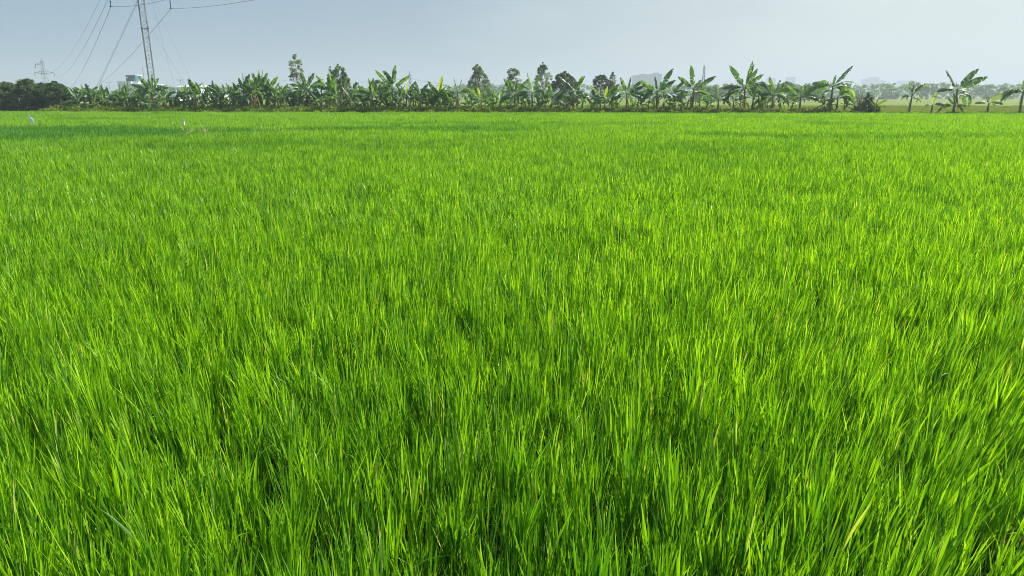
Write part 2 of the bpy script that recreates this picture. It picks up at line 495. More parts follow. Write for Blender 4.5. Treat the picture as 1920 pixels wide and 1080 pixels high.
# ------------------------------------------------------------------ the rice
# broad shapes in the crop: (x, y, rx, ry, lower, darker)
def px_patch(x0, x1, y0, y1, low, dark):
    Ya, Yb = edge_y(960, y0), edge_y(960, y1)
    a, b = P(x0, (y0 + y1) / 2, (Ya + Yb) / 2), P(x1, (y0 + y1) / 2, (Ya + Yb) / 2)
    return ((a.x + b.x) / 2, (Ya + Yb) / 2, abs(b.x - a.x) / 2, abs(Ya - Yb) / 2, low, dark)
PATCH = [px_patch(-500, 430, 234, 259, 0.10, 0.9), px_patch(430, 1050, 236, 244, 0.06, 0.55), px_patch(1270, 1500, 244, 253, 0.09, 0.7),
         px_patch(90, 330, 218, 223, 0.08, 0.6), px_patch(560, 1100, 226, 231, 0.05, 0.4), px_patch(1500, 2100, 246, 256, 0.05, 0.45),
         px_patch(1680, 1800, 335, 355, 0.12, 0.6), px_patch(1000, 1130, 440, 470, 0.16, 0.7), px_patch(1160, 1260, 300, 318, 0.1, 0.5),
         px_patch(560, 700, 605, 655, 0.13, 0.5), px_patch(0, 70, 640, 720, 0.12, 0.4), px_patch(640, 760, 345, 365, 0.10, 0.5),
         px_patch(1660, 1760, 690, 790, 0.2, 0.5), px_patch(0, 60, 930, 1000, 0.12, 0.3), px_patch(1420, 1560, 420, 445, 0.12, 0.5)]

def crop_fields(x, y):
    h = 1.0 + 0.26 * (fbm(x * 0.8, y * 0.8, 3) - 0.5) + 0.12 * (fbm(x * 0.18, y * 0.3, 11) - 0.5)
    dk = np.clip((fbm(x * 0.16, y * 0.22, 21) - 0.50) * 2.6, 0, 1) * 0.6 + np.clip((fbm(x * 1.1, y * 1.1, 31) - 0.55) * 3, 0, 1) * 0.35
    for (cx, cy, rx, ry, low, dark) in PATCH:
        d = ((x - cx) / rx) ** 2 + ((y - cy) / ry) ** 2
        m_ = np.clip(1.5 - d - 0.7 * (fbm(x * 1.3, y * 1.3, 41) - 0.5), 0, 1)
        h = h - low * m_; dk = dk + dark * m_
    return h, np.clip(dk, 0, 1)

def rice_points(sp_, y0, y1, near):
    half = lambda y: y * math.tan(R(46)) + 2.6
    W_ = half(y1)
    xs = np.arange(-W_, W_, sp_); ys = np.arange(y0, y1, sp_)
    X, Y = np.meshgrid(xs, ys); X = X.ravel(); Y = Y.ravel()
    X = X + rng.uniform(-.5, .5, len(X)) * sp_; Y = Y + rng.uniform(-.5, .5, len(Y)) * sp_
    ok = (np.abs(X) < Y * math.tan(R(46)) + 2.6) & (Y < pa.y + SL * (X - pa.x) - 0.15)
    # the near right corner, where the planting stops at the field edge
    ok &= ~((X > 2.02 + (Y - 2.6) * 1.05) & (Y < 3.6) & (rng.uniform(0, 1, len(X)) < 0.40))
    X, Y = X[ok], Y[ok]
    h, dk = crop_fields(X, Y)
    h = np.where((X > 2.02 + (Y - 2.6) * 1.05) & (Y < 3.6), h * 0.74, h)
    if near:
        gap = fbm(X * 1.9, Y * 1.9, 55)
        keep = (gap > 0.28) | (rng.uniform(0, 1, len(X)) < 0.35)
        keep &= (dk < 0.6) | (rng.uniform(0, 1, len(X)) < 0.75)
        X, Y, h, dk = X[keep], Y[keep], h[keep], dk[keep]
    n = len(X)
    # plants lean with the wind; more to the right, near the edge of the field
    lx = (fbm(X * 0.6, Y * 0.6, 61) - 0.5) * 0.20 + rng.normal(0, 0.07, n)
    ly = (fbm(X * 0.5, Y * 0.5, 71) - 0.5) * 0.25 + rng.normal(0, 0.07, n)
    lx = lx + np.clip((X - 0.8) * 0.16, 0, 0.30) * np.clip((6.5 - Y) / 4, 0, 1) - np.clip((-X - 0.8) * 0.03, 0, 0.03) * np.clip((9 - Y) / 6, 0, 1)
    rot = np.zeros((n, 3)); rz = rng.uniform(0, 2 * np.pi, n)
    # euler XYZ: z first in local frame -> compose tilt about world axes
    c, s = np.cos(rz), np.sin(rz)
    rot[:, 0] = -ly; rot[:, 1] = lx
    # small tilts: rotate about world x/y after spinning: matrix = Ry(lx) Rx(-ly) Rz(rz)
    m00 = np.cos(lx) * c + np.sin(lx) * np.sin(-ly) * s
    m10 = np.cos(-ly) * s
    m20 = -np.sin(lx) * c + np.cos(lx) * np.sin(-ly) * s
    m21 = np.sin(lx) * s + np.cos(lx) * np.sin(-ly) * c
    m22 = np.cos(lx) * np.cos(-ly)
    rot[:, 1] = -np.arcsin(np.clip(m20, -1, 1)); rot[:, 0] = np.arctan2(m21, m22); rot[:, 2] = np.arctan2(m10, m00)
    sz = h * (rng.normal(1.0, 0.10, n) if near else rng.normal(1.0, 0.075, n))
    sc = np.stack([np.full(n, 1.0) * rng.uniform(.9, 1.1, n)] * 2 + [sz], 1)
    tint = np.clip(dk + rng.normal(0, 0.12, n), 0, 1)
    return dict(pos=np.stack([X, Y, np.zeros(n)], 1), rot=rot, scl=sc, tint=tint)

def tuft(k):
    return merge([blades(36, 0.056, (0.16, 0.29), (0.0075, 0.0155), 0.15, 0.09, segs=5, cols=2, seed=100 + k, z0=(0.08, 0.38), flop=0.008, cup=0.20),
                  blades(9, 0.05, (0.38, 0.60), (0.005, 0.010), 0.08, 0.10, segs=6, cols=2, seed=200 + k, flop=0.03, cup=0.2),
                  blades(6, 0.06, (0.20, 0.40), (0.005, 0.009), 0.40, 0.6, segs=6, cols=2, seed=300 + k, flop=0.08)])
near_p = [tuft(k) for k in range(16)]
mid_p = [merge([blades(185, 0.19, (0.16, 0.29), (0.009, 0.0165), 0.17, 0.15, segs=4, cols=1, seed=500 + k, spread='cl', z0=(0.14, 0.38), flop=0.03),
                blades(40, 0.19, (0.3, 0.5), (0.009, 0.015), 0.10, 0.15, segs=4, cols=1, seed=600 + k, spread='sq', flop=0.03)]) for k in range(10)]
far_p = [blades(330, 0.34, (0.18, 0.32), (0.012, 0.022), 0.17, 0.18, segs=3, cols=1, seed=700 + k, spread='cl', z0=(0.16, 0.36), flop=0.03) for k in range(10)]
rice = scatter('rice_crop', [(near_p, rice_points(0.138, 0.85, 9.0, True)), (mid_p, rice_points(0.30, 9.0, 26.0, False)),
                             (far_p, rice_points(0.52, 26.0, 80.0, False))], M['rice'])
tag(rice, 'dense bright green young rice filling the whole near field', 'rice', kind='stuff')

# ------------------------------------------------------------------ bank weeds and the ripening field beyond
def strip_points(n, f_pos, scl, tilt=0.2, tint=None):
    X, Y, Z = f_pos(n)
    rot = np.stack([rng.normal(0, tilt, n), rng.normal(0, tilt, n), rng.uniform(0, 6.28, n)], 1)
    s = scl(X, Y, n)
    t = tint(X, Y, n) if tint is not None else np.clip(rng.normal(0.3, 0.25, n), 0, 1)
    return dict(pos=np.stack([X, Y, Z], 1), rot=rot, scl=np.stack([s * 1.1, s * 1.1, s], 1), tint=t)
def bank_pos(n):
    X = rng.uniform(-85, 85, n); d = rng.uniform(0.0, 5.8, n) ** 1.0
    return X, edge(X) + d, np.interp(d, [0, .25, .9, 4.6, 5.6], [0.1, 0.24, 0.40, 0.40, 0.18])
weed_p = [merge([blades(60, 0.22, (0.18, 0.48), (0.012, 0.026), 0.45, 0.6, segs=3, cols=1, seed=900 + k, flop=0.2),
                 blades(45, 0.26, (0.05, 0.14), (0.04, 0.08), 0.9, 0.5, segs=2, cols=1, seed=950 + k, z0=0.16),
                 blades(45, 0.20, (0.05, 0.12), (0.04, 0.07), 0.9, 0.5, segs=2, cols=1, seed=970 + k, z0=0.30)]) for k in range(6)]
weeds = scatter('bank_weeds', [(weed_p, strip_points(6200, bank_pos,
        lambda X, Y, n: (0.95 + 1.1 * fbm(X * 0.35, Y * 0.5, 81)) * rng.uniform(0.7, 1.25, n) * np.interp(X, [-50, -46, 0, 30, 34, 60], [0.35, 1.1, 1.0, 0.85, 0.5, 0.42]),
        tint=lambda X, Y, n: np.clip((fbm(X * 0.25, Y * 0.4, 91) - 0.42) * 2.2, 0, 1) * np.clip((X - 5) / 25, 0.0, 0.75) + rng.normal(0, .1, n)))], M['weed'])
tag(weeds, 'low green and brownish weeds covering the bank under the banana plants', 'weeds', kind='stuff')

def ripe_pos(n):
    d = 6 + 60 * rng.uniform(0, 1, n) ** 1.5; Xn = rng.uniform(-1, 1, n)
    Y = 64 + d; X = Xn * Y * 0.85
    return X, edge(X) + d, np.full(n, 0.10)
ripe_p = [blades(170, 0.40, (0.28, 0.50), (0.018, 0.035), 0.25, 0.5, segs=3, cols=1, seed=1100 + k, spread='sq', flop=0.3) for k in range(6)]
ripe = scatter('ripening_crop', [(ripe_p, strip_points(9000, ripe_pos, lambda X, Y, n: rng.uniform(0.8, 1.2, n), 0.1,
        tint=lambda X, Y, n: np.clip((fbm(X * 0.04, Y * 0.08, 95) - 0.4) * 2.5 + rng.normal(0, .1, n), 0, 1)))], M['ripe'])
tag(ripe, 'yellowish green ripening crop in the field behind the banana row', 'crop', kind='stuff')

# straw lying on the rice
def straw():
    a, b = P(345, 247, edge_y(350, 247)), P(402, 247, edge_y(400, 247))
    mid = (a + b) / 2
    v, f, l_ = blades(70, 0.1, (0.15, 0.4), (0.008, 0.02), 1.35, 0.3, segs=4, cols=1, seed=77)
    k = len(v) // 70
    off = np.repeat(np.stack([rng.uniform(-.75, .75, 70), rng.uniform(-.25, .25, 70), rng.uniform(-0.05, 0.06, 70)], 1), k, 0)
    me = mesh('dry_straw', v + off, f, M['dry'], True, {'leafv': rng.uniform(0.4, 1, len(v))})
    o = link('dry_straw', me, loc=(mid.x, mid.y, RICE_H - 0.01))
    tag(o, 'short line of pale dry straw lying on the rice near the right flag', 'straw', kind='stuff')
straw()

# ------------------------------------------------------------------ banana plants
def banana_leaf(seed, bend, tear, L=1.0, W=0.24, mat='banana', N=16, roll=0.0):
    """unit leaf: petiole and midrib along +z bending towards +x, blade torn into strips"""
    g_ = random.Random(seed)
    pts = []; th = 0.0; p = Vector((0, 0, 0)); kink = g_.uniform(-0.12, 0.12)
    for i in range(N + 1):
        t = i / N
        th = bend * t ** 1.35
        if i: p = p + Vector((math.sin(th), kink * t * 0.4, math.cos(th))) * (L / N)
        pts.append((p.copy(), th))
    V, Fc, LV = [], [], []
    def add(q, lv):
        V.append(tuple(q)); LV.append(lv); return len(V) - 1
    # midrib
    rb = MB(); rb.tube([q for q, _ in pts], [0.014 * (1 - 0.8 * i / N) for i in range(N + 1)], 5)
    b = len(V)
    for q in rb.v: add(q, 0.95)
    Fc += [[b + i for i in f] for f in rb.f]
    p0 = 0.16
    for side in (-1, 1):
        i = 0.0
        t = p0
        while t < 0.995:
            dt = g_.uniform(0.03, 0.10) if g_.random() < tear else g_.uniform(0.10, 0.2)
            t1 = min(1.0, t + dt)
            droop = g_.uniform(0.05, 0.55) if g_.random() < tear else g_.uniform(0.02, 0.25)
            sweep = g_.uniform(0.02, 0.07)
            lv = g_.uniform(0, 0.8)
            ns = max(1, int(dt / 0.05)); rows = []
            for k in range(ns + 1):
                tt = t + (t1 - t) * k / ns
                x = tt * N; i0 = min(N - 1, int(x)); fr = x - i0
                q = pts[i0][0].lerp(pts[i0 + 1][0], fr); th = pts[i0][1] + (pts[i0 + 1][1] - pts[i0][1]) * fr
                d = Vector((math.sin(th), 0, math.cos(th))); nrm0 = Vector((-math.cos(th), 0, math.sin(th))); lat = Vector((0, 1, 0)) * math.cos(roll) + nrm0 * math.sin(roll); nrm = nrm0 * math.cos(roll) - Vector((0, 1, 0)) * math.sin(roll)
                w = W * 0.5 * min(1, ((tt - p0) / 0.13 + 0.25)) * (1 - max(0, (tt - 0.62) / 0.38) ** 2.2 * 0.93)
                pull = (1 - 0.16 * g_.random() * tear)
                row = []
                for c in range(3):
                    u = c / 2
                    off = lat * side * (w * u * (1 - 0.35 * droop * u)) * pull
                    off += nrm * (w * (0.22 * u - (0.22 + droop) * u * u * 1.2)) + d * sweep * u * 0.6
                    if tear > 0 and c == 2 and (k == 0 or k == ns): off = off * g_.uniform(0.86, 1.0)
                    row.append(add(q + off, lv))
                rows.append(row)
            for k in range(ns):
                for c in range(2):
                    Fc.append([rows[k][c], rows[k][c + 1], rows[k + 1][c + 1], rows[k + 1][c]])
            t = t1 + (g_.uniform(0.004, 0.014) if g_.random() < tear else 0.0)
    return mesh('leaf', V, Fc, M[mat], True, {'leafv': LV})

LEAF = {'U': [banana_leaf(10 + k, 0.22, 0.15 + 0.1 * k, roll=(1.25, -1.2, 0.9, -0.85, 0.3, 1.5)[k]) for k in range(6)],
        'M': [banana_leaf(30 + k, 0.95, 0.5, roll=(0.9, -0.9, 0.5, -0.6, 1.2, 0.0)[k]) for k in range(6)],
        'A': [banana_leaf(50 + k, 1.75, 0.6, roll=(0.7, -0.75, 0.35, -0.3, 1.0, -1.0)[k]) for k in range(6)],
        'L': [banana_leaf(70 + k, 2.5, 0.8, roll=(0.6, -0.6, 1.0, -0.2)[k]) for k in range(4)],
        'Y': [banana_leaf(90 + k, 0.2, 0.0, mat='banana_yellow', W=0.22, roll=(1.2, -0.7)[k]) for k in range(2)],
        'D': [banana_leaf(110 + k, 0.5, 0.9, mat='banana_dead', W=0.16) for k in range(3)]}

def stem_mesh(seed, h=1.0, r=0.11):
    g_ = random.Random(seed); n = 8
    pts = [(0.03 * math.sin(seed + 2.5 * i / n), 0.03 * math.cos(seed * 1.3 + 2 * i / n), h * i / n) for i in range(n + 1)]
    rad = [r * (1.25 - 0.75 * (i / n) ** 0.8) * (1 + 0.08 * g_.uniform(-1, 1)) for i in range(n + 1)]
    m = MB(); m.tube(pts, rad, 9)
    return mesh('pseudostem', m.v, m.f, M['stem'], True)
STEMS = [stem_mesh(k) for k in range(5)]

BAN = []
def banana(px, crown_y, leaves, label, dy=2.6, group='banana plants along the far bank', cat='banana plant', dead=3, stem_r=1.0, base_z=0.40):
    """leaves: list of (angle in the picture from upright, length px, kind[, depth jitter])"""
    Y0 = 68.0
    for _ in range(4):
        q = P(px, crown_y, Y0); Y0 = edge(q.x) + dy
    q = P(px, crown_y, Y0); m_px = Y0 / 1376.0
    root = empty('banana_plant', (q.x, q.y, base_z))
    tag(root, label, cat, group)
    hc = max(0.25, q.z - base_z)
    g_ = random.Random(int(px * 7 + crown_y))
    link('pseudostem', g_.choice(STEMS), root, scale=(stem_r * (0.7 + 0.14 * hc), stem_r * (0.7 + 0.14 * hc), hc + 0.05), rot=(0, 0, g_.uniform(0, 6)))
    for lf in leaves:
        ang, ln, kd = lf[:3]
        jit = lf[3] if len(lf) > 3 else g_.uniform(-35, 35)
        az = (0 if ang >= 0 else 180) + jit
        k = ln * m_px * 1.10
        me = g_.choice(LEAF[kd])
        link('leaf', me, root, loc=(0.04 * math.cos(R(az)), 0.04 * math.sin(R(az)), hc - g_.uniform(0, 0.25) * hc * (0.8 if kd in 'AL' else 0.15)),
             rot=Euler((0, R(abs(ang)), R(az)), 'XYZ'), scale=(k, k * g_.uniform(0.85, 1.15), k))
    for i in range(dead):
        az = g_.uniform(0, 360); k = g_.uniform(0.45, 0.75) * hc
        link('dead_leaf', g_.choice(LEAF['D']), root, loc=(0.09 * math.cos(R(az)), 0.09 * math.sin(R(az)), hc * g_.uniform(0.7, 0.92)),
             rot=Euler((0, R(g_.uniform(150, 172)), R(az)), 'XYZ'), scale=(k, k, k))
    BAN.append(root)
    return root

def auto_leaves(g_, size, n=9, spread=1.0, up=3):
    out = []
    for i in range(n):
        if i < up:
            out.append((g_.uniform(-38, 38), size * g_.uniform(0.8, 1.08), 'U' if g_.random() < 0.75 else 'M', g_.uniform(-70, 70)))
        elif i < up + (n - up) // 2:
            out.append((g_.choice((-1, 1)) * g_.uniform(25, 65) * spread, size * g_.uniform(0.8, 1.1), g_.choice('MMA'), g_.uniform(-90, 90)))
        else:
            out.append((g_.choice((-1, 1)) * g_.uniform(45, 95) * spread, size * g_.uniform(0.8, 1.1), g_.choice('AAL'), g_.uniform(-90, 90)))
    return out

ORD = ['first', 'second', 'third', 'fourth', 'fifth', 'sixth', 'seventh', 'eighth', 'ninth', 'tenth', 'eleventh', 'twelfth', 'thirteenth',
       'fourteenth', 'fifteenth', 'sixteenth', 'seventeenth', 'eighteenth', 'nineteenth']
TENS = ['', '', 'twenty', 'thirty', 'forty', 'fifty', 'sixty', 'seventy']
def ordinal(n):
    if n <= 19: return ORD[n - 1]
    if n % 10 == 0: return {20: 'twentieth', 30: 'thirtieth', 40: 'fortieth', 50: 'fiftieth', 60: 'sixtieth', 70: 'seventieth'}[n]
    return TENS[n // 10] + '-' + ORD[n % 10 - 1]

# the dense row: (px, crown y, leaf length px, kind of plant)
dense = [(136, 197, 15), (147, 196, 16), (158, 180, 26), (166, 178, 28), (176, 184, 24), (186, 179, 26), (196, 185, 24), (205, 181, 24), (214, 186, 22),
         (224, 178, 26), (232, 184, 22), (241, 176, 28), (252, 183, 26), (262, 181, 22), (272, 178, 26), (284, 172, 32), (296, 180, 26), (308, 183, 24),
         (318, 182, 22), (330, 184, 22), (343, 182, 24), (354, 178, 28), (366, 175, 28), (378, 178, 27), (389, 182, 22), (400, 176, 26), (412, 175, 26),
         (424, 180, 24), (436, 173, 26), (447, 177, 24), (456, 171, 30), (468, 178, 26), (478, 172, 30), (488, 170, 34), (500, 172, 32), (514, 176, 28), (526, 176, 24),
         (537, 180, 24), (549, 182, 22), (560, 184, 24), (574, 170, 32), (588, 182, 26), (602, 184, 24), (616, 172, 32), (630, 178, 28), (643, 172, 30), (656, 182, 24), (668, 186, 22),
         (682, 180, 26), (697, 174, 28), (712, 184, 26), (724, 178, 28), (736, 165, 38), (750, 182, 26), (762, 178, 28), (774, 184, 24), (787, 179, 28), (800, 184, 26), (812, 186, 24), (822, 180, 30), (838, 186, 24)]
for i, (x, cy, ln) in enumerate(dense):
    g_ = random.Random(i * 13 + 5)
    ln = ln * 1.0; big = ln >= 32; small = ln <= 22
    if ln < 30: cy += 3 + (5 if 200 < x < 280 else 0)
    lv = auto_leaves(g_, ln * 1.02, 11 if not small else 8)
    extra = ''
    if x == 284: lv += [(-62, 34, 'U', 10), (-28, 32, 'U', 0), (2, 30, 'U', 0), (48, 34, 'M', 5), (-75, 30, 'A', 0)]; extra = 'fanning out wide in front of the mast foot'
    if x == 488: lv += [(-38, 34, 'U', 0), (-14, 32, 'U', 0), (6, 36, 'U', 0), (20, 34, 'U', 0), (-80, 46, 'A', 10), (72, 40, 'A', 10)]; extra = 'with leaves standing upright like a fan'
    if x == 574: lv += [(-4, 34, 'U', 0), (50, 36, 'U', 0), (84, 28, 'M', 0)]; extra = 'with one thin leaf straight up and one leaning right'
    if x == 616: lv += [(2, 32, 'Y', 0), (-28, 34, 'U', 0), (22, 30, 'U', 0)]; extra = 'with bright upright young leaf under the dark trees'
    if x == 697: lv += [(2, 28, 'Y', 0), (-55, 30, 'M', 0)]; extra = 'with one light green leaf pointing straight up'
    if x == 736: lv += [(3, 38, 'U', 0), (-12, 28, 'U', 0), (-38, 42, 'U', 0), (48, 38, 'U', 0), (-68, 42, 'A', 0), (85, 44, 'A', 0)]; extra = 'tallest of the dense row'
    if x == 822: lv += [(6, 34, 'Y', 0), (-45, 34, 'M', 0)]; extra = 'with a single glowing yellow-green spear leaf'
    if x in (343, 762, 252, 446): lv.append((0, ln * 0.9, 'Y'))
    size = 'tall' if big else ('short' if small else 'medium')
    label = f'{size} banana plant, {ordinal(i + 1)} from the left end of the dense row'
    if extra: label = f'banana plant {extra}, {ordinal(i + 1)} of row'
    banana(x, cy, lv, label, dy=1.6 + g_.uniform(0, 3.2), dead=3 if i % 2 else 4)

# low suckers crowding the foot of the dense row
sx_ = np.linspace(144, 846, 52)
for i, x in enumerate(sx_):
    g_ = random.Random(900 + i)
    lv = auto_leaves(g_, g_.uniform(17, 25), 8, 0.9, 2)
    if i % 9 == 4: lv.append((g_.uniform(-20, 20), 18, 'Y'))
    banana(x + g_.uniform(-5, 5), g_.uniform(187, 197), lv, f'low banana sucker, {ordinal(i + 1)} from left at foot of dense row', dy=g_.uniform(0.7, 4.2),
           dead=1, group='banana suckers at the foot of the dense row')

single = [
 (858, 172, [(-68, 52, 'A', 0), (-50, 40, 'M', -20), (-8, 22, 'U', 0), (12, 22, 'U', 0), (45, 34, 'A', 10), (70, 46, 'A', 0), (80, 38, 'L', 30), (-85, 40, 'A', 40), (60, 34, 'L', -40), (-75, 36, 'L', -50)],
  'broad banana plant with dark drooping leaves at the right end of the dense row', 2.2),
 (902, 188, [(-40, 26, 'U', 0), (-8, 20, 'Y', 0), (12, 20, 'U', 0), (40, 22, 'M', 0), (80, 26, 'M', 0), (-78, 22, 'M', 0), (-70, 22, 'A', 20), (75, 22, 'A', -30)],
  'small banana plant with a pale stem standing alone below the tall grey tree', 1.4),
 (938, 192, [(-30, 22, 'U', 0), (5, 24, 'U', 0), (35, 22, 'M', 0), (-70, 28, 'A', 0), (70, 26, 'A', 0), (-60, 22, 'L', 30), (60, 24, 'L', -30)],
  'low bushy banana plant just left of the one with a wide V of leaves', 1.7),
 (965, 177, [(-28, 30, 'U', 0), (-20, 26, 'U', 30), (38, 34, 'U', 0), (4, 20, 'U', 0), (-75, 34, 'A', 0), (-60, 38, 'L', 20), (75, 36, 'A', 0), (62, 38, 'L', -20), (-85, 26, 'A', 60), (80, 28, 'L', -70)],
  'banana plant with two long leaves spread in a wide V before a grey tree', 1.8),
 (998, 173, [(-8, 32, 'U', 0), (15, 28, 'U', 0), (-38, 26, 'M', 0), (-72, 38, 'A', 0), (78, 36, 'A', 0), (60, 32, 'A', 30), (-62, 30, 'L', 30), (50, 32, 'L', -30), (85, 26, 'A', -60)],
  'banana plant with a thick upright leaf, right of the V-leaved one', 1.8),
 (1035, 187, [(-42, 34, 'U', 0), (-4, 28, 'U', 0), (40, 24, 'U', 0), (62, 30, 'M', 0), (-75, 30, 'A', 0), (80, 30, 'A', 0), (-65, 22, 'L', 40), (65, 22, 'L', -40)],
  'small slender banana plant with a leaf slanting up left, before the dark round tree', 1.5),
 (1075, 172, [(-38, 34, 'U', 0), (-18, 22, 'M', 0), (24, 28, 'Y', 0), (30, 30, 'U', 10), (72, 38, 'A', 0), (85, 34, 'L', 10), (-75, 36, 'A', 0), (-65, 42, 'L', 10), (60, 30, 'L', -40), (-85, 26, 'L', -50)],
  'banana plant in front of the dark round tree, one long leaf up left', 1.8),
 (1134, 188, [(2, 22, 'Y', 0), (-6, 18, 'Y', 40), (-38, 34, 'U', 0), (35, 34, 'U', 0), (-62, 26, 'M', 0), (60, 30, 'M', 0), (-75, 30, 'A', 0), (78, 28, 'A', 0), (50, 30, 'L', 60)],
  'banana plant with a glowing yellow-green centre leaf below the dark tree pair', 1.6),
 (1175, 176, [(-16, 28, 'U', 0), (8, 28, 'U', 30), (42, 32, 'U', 0), (58, 30, 'U', 0), (72, 30, 'M', 0), (-52, 30, 'M', 0), (-72, 36, 'A', 0), (85, 32, 'M', 0), (-70, 30, 'L', 20), (70, 34, 'L', -20), (88, 30, 'A', 50)],
  'banana plant left of the pale twin blocks with several leaves fanning right', 1.8),
 (1233, 171, [(26, 42, 'U', 0), (-56, 34, 'U', 0), (-6, 24, 'U', 0), (52, 34, 'U', 10), (-72, 32, 'M', 0), (-80, 36, 'A', 0), (-55, 36, 'L', 20), (85, 44, 'A', 0), (78, 48, 'L', 5), (-88, 26, 'A', 50), (-35, 34, 'L', -30), (30, 30, 'L', 60)],
  'tall banana plant before the pale twin blocks, long leaf raised to the right', 1.9),
 (1257, 176, [(40, 30, 'U', 0), (55, 26, 'M', 0), (-5, 22, 'U', 0), (80, 34, 'A', 0), (70, 34, 'L', 0), (-70, 30, 'A', 0), (85, 28, 'L', 50), (-60, 30, 'L', -40)],
  'dark banana plant tucked behind the tall one before the twin blocks', 3.0),
 (1300, 168, [(-3, 38, 'U', 0), (-46, 32, 'U', 0), (52, 40, 'U', 0), (-82, 32, 'A', 0), (-70, 38, 'A', 15), (84, 34, 'M', 0), (72, 40, 'A', 10), (60, 30, 'L', 40), (-60, 30, 'L', -40)],
  'banana plant with one broad leaf straight up and two spread like arms', 1.8),
 (1347, 186, [(-3, 24, 'Y', 0), (-60, 24, 'M', 0), (42, 20, 'M', 0), (-72, 24, 'A', 0), (74, 26, 'A', 0), (-60, 18, 'U', 20)],
  'little banana plant with a thin bare stem between two larger ones', 1.4),
 (1397, 165, [(4, 42, 'U', 0), (14, 40, 'U', 25), (-32, 44, 'U', 0), (24, 34, 'U', 0), (46, 34, 'U', 0), (62, 44, 'M', 0), (-66, 36, 'M', 0), (-72, 42, 'A', 0), (-80, 48, 'A', 10), (74, 44, 'A', 0), (86, 48, 'A', -10), (-60, 44, 'L', 10), (-75, 34, 'L', 50), (20, 32, 'L', 50), (60, 30, 'L', -60)],
  'largest and tallest banana plant, a clump with yellow lower leaves', 2.0),
 (1412, 184, [(10, 22, 'Y', 0), (-25, 20, 'Y', 0), (55, 30, 'M', 0), (75, 34, 'A', 0), (-60, 28, 'A', 0), (40, 20, 'Y', 50), (85, 30, 'L', 0)],
  'yellow-leaved sucker at the right foot of the largest banana clump', 1.5),
 (1450, 178, [(-12, 30, 'U', 0), (-36, 30, 'U', 0), (-20, 24, 'Y', 30), (35, 28, 'U', 0), (60, 46, 'M', 0), (-58, 34, 'M', 0), (78, 36, 'A', 0), (-76, 42, 'A', 0), (72, 26, 'L', 30), (-70, 26, 'L', -30)],
  'banana plant right of the largest clump with a long leaf arching right', 1.8),
 (1502, 181, [(-48, 34, 'U', 0), (8, 22, 'U', 0), (46, 28, 'U', 0), (66, 26, 'M', 0), (-68, 34, 'A', 0), (80, 36, 'M', 0), (-50, 24, 'L', 30)],
  'thin-stemmed banana plant with few leaves spread wide near brown weeds', 1.5),
 (1561, 162, [(3, 18, 'U', 0), (34, 42, 'U', 0), (-58, 34, 'M', 0), (-66, 50, 'A', 0), (-60, 54, 'A', 20), (58, 40, 'M', 0), (70, 46, 'A', 0), (50, 40, 'L', 20), (-72, 40, 'L', 30), (30, 34, 'L', -50), (-40, 34, 'L', -60)],
  'tall banana plant with one dark leaf raised right, left of dry bush', 1.9),
 (1571, 182, [(20, 22, 'Y', 0), (62, 34, 'A', 0), (78, 30, 'L', 0), (-70, 32, 'A', 0), (-60, 30, 'L', 30), (40, 24, 'M', 20)],
  'leafy sucker under the tall banana plant left of the dry bush', 1.5),
 (1641, 199, [(-42, 16, 'Y', 0), (55, 20, 'Y', 0), (75, 18, 'M', 0), (10, 12, 'U', 0)],
  'tiny yellow-leaved banana sprout at the right foot of the dry bush', 1.2),
 (1710, 176, [(-12, 20, 'U', 0), (4, 16, 'U', 40), (46, 28, 'Y', 0), (50, 28, 'U', 8), (-66, 18, 'A', 0), (70, 20, 'A', 0), (-75, 16, 'L', 20), (80, 16, 'L', -20)],
  'banana plant with a bare brown stem and one bright leaf raised right', 1.6),
 (1748, 197, [(2, 20, 'Y', 0), (55, 22, 'M', 0), (70, 24, 'M', 0), (-70, 12, 'M', 0)],
  'small pale yellow banana sprout between the brown-stemmed plant and the wide one', 1.3),
 (1795, 168, [(-30, 38, 'U', 0), (35, 42, 'U', 0), (60, 48, 'U', 0), (-70, 32, 'M', 0), (78, 34, 'A', 0), (88, 36, 'A', 20), (70, 40, 'L', 0), (-20, 14, 'U', 30)],
  'tall banana plant with four wide spread leaves against the pale sky', 1.7),
 (1790, 198, [(-8, 20, 'U', 0), (-2, 16, 'Y', 40), (-68, 32, 'A', 0), (72, 22, 'M', 0), (85, 20, 'A', 0), (-40, 16, 'U', 0), (60, 14, 'L', 60)],
  'low banana sucker in front of the foot of the wide four-leaved plant', 1.2),
 (1854, 194, [(42, 24, 'Y', 0), (-20, 16, 'U', 0), (70, 24, 'M', 0), (-66, 22, 'M', 0), (60, 18, 'L', 0), (-10, 12, 'U', 30)],
  'small banana plant with a glowing yellow tip, second from the right edge', 1.4),
 (1920, 170, [(-4, 18, 'U', 0), (-30, 14, 'M', 0), (-72, 44, 'A', 0), (-60, 46, 'A', 10), (-50, 40, 'L', 0), (50, 40, 'U', 0), (75, 44, 'A', 0), (60, 36, 'L', 0)],
  'banana plant cut by the right edge with long leaves drooping left', 1.7),
]
for (x, cy, lv, lab, dy) in single:
    lv = [(a, l_ * 1.10, *r_) for (a, l_, *r_) in lv]
    banana(x, cy, lv, lab, dy=dy, dead=1 if lv[0][1] < 28 else 3)

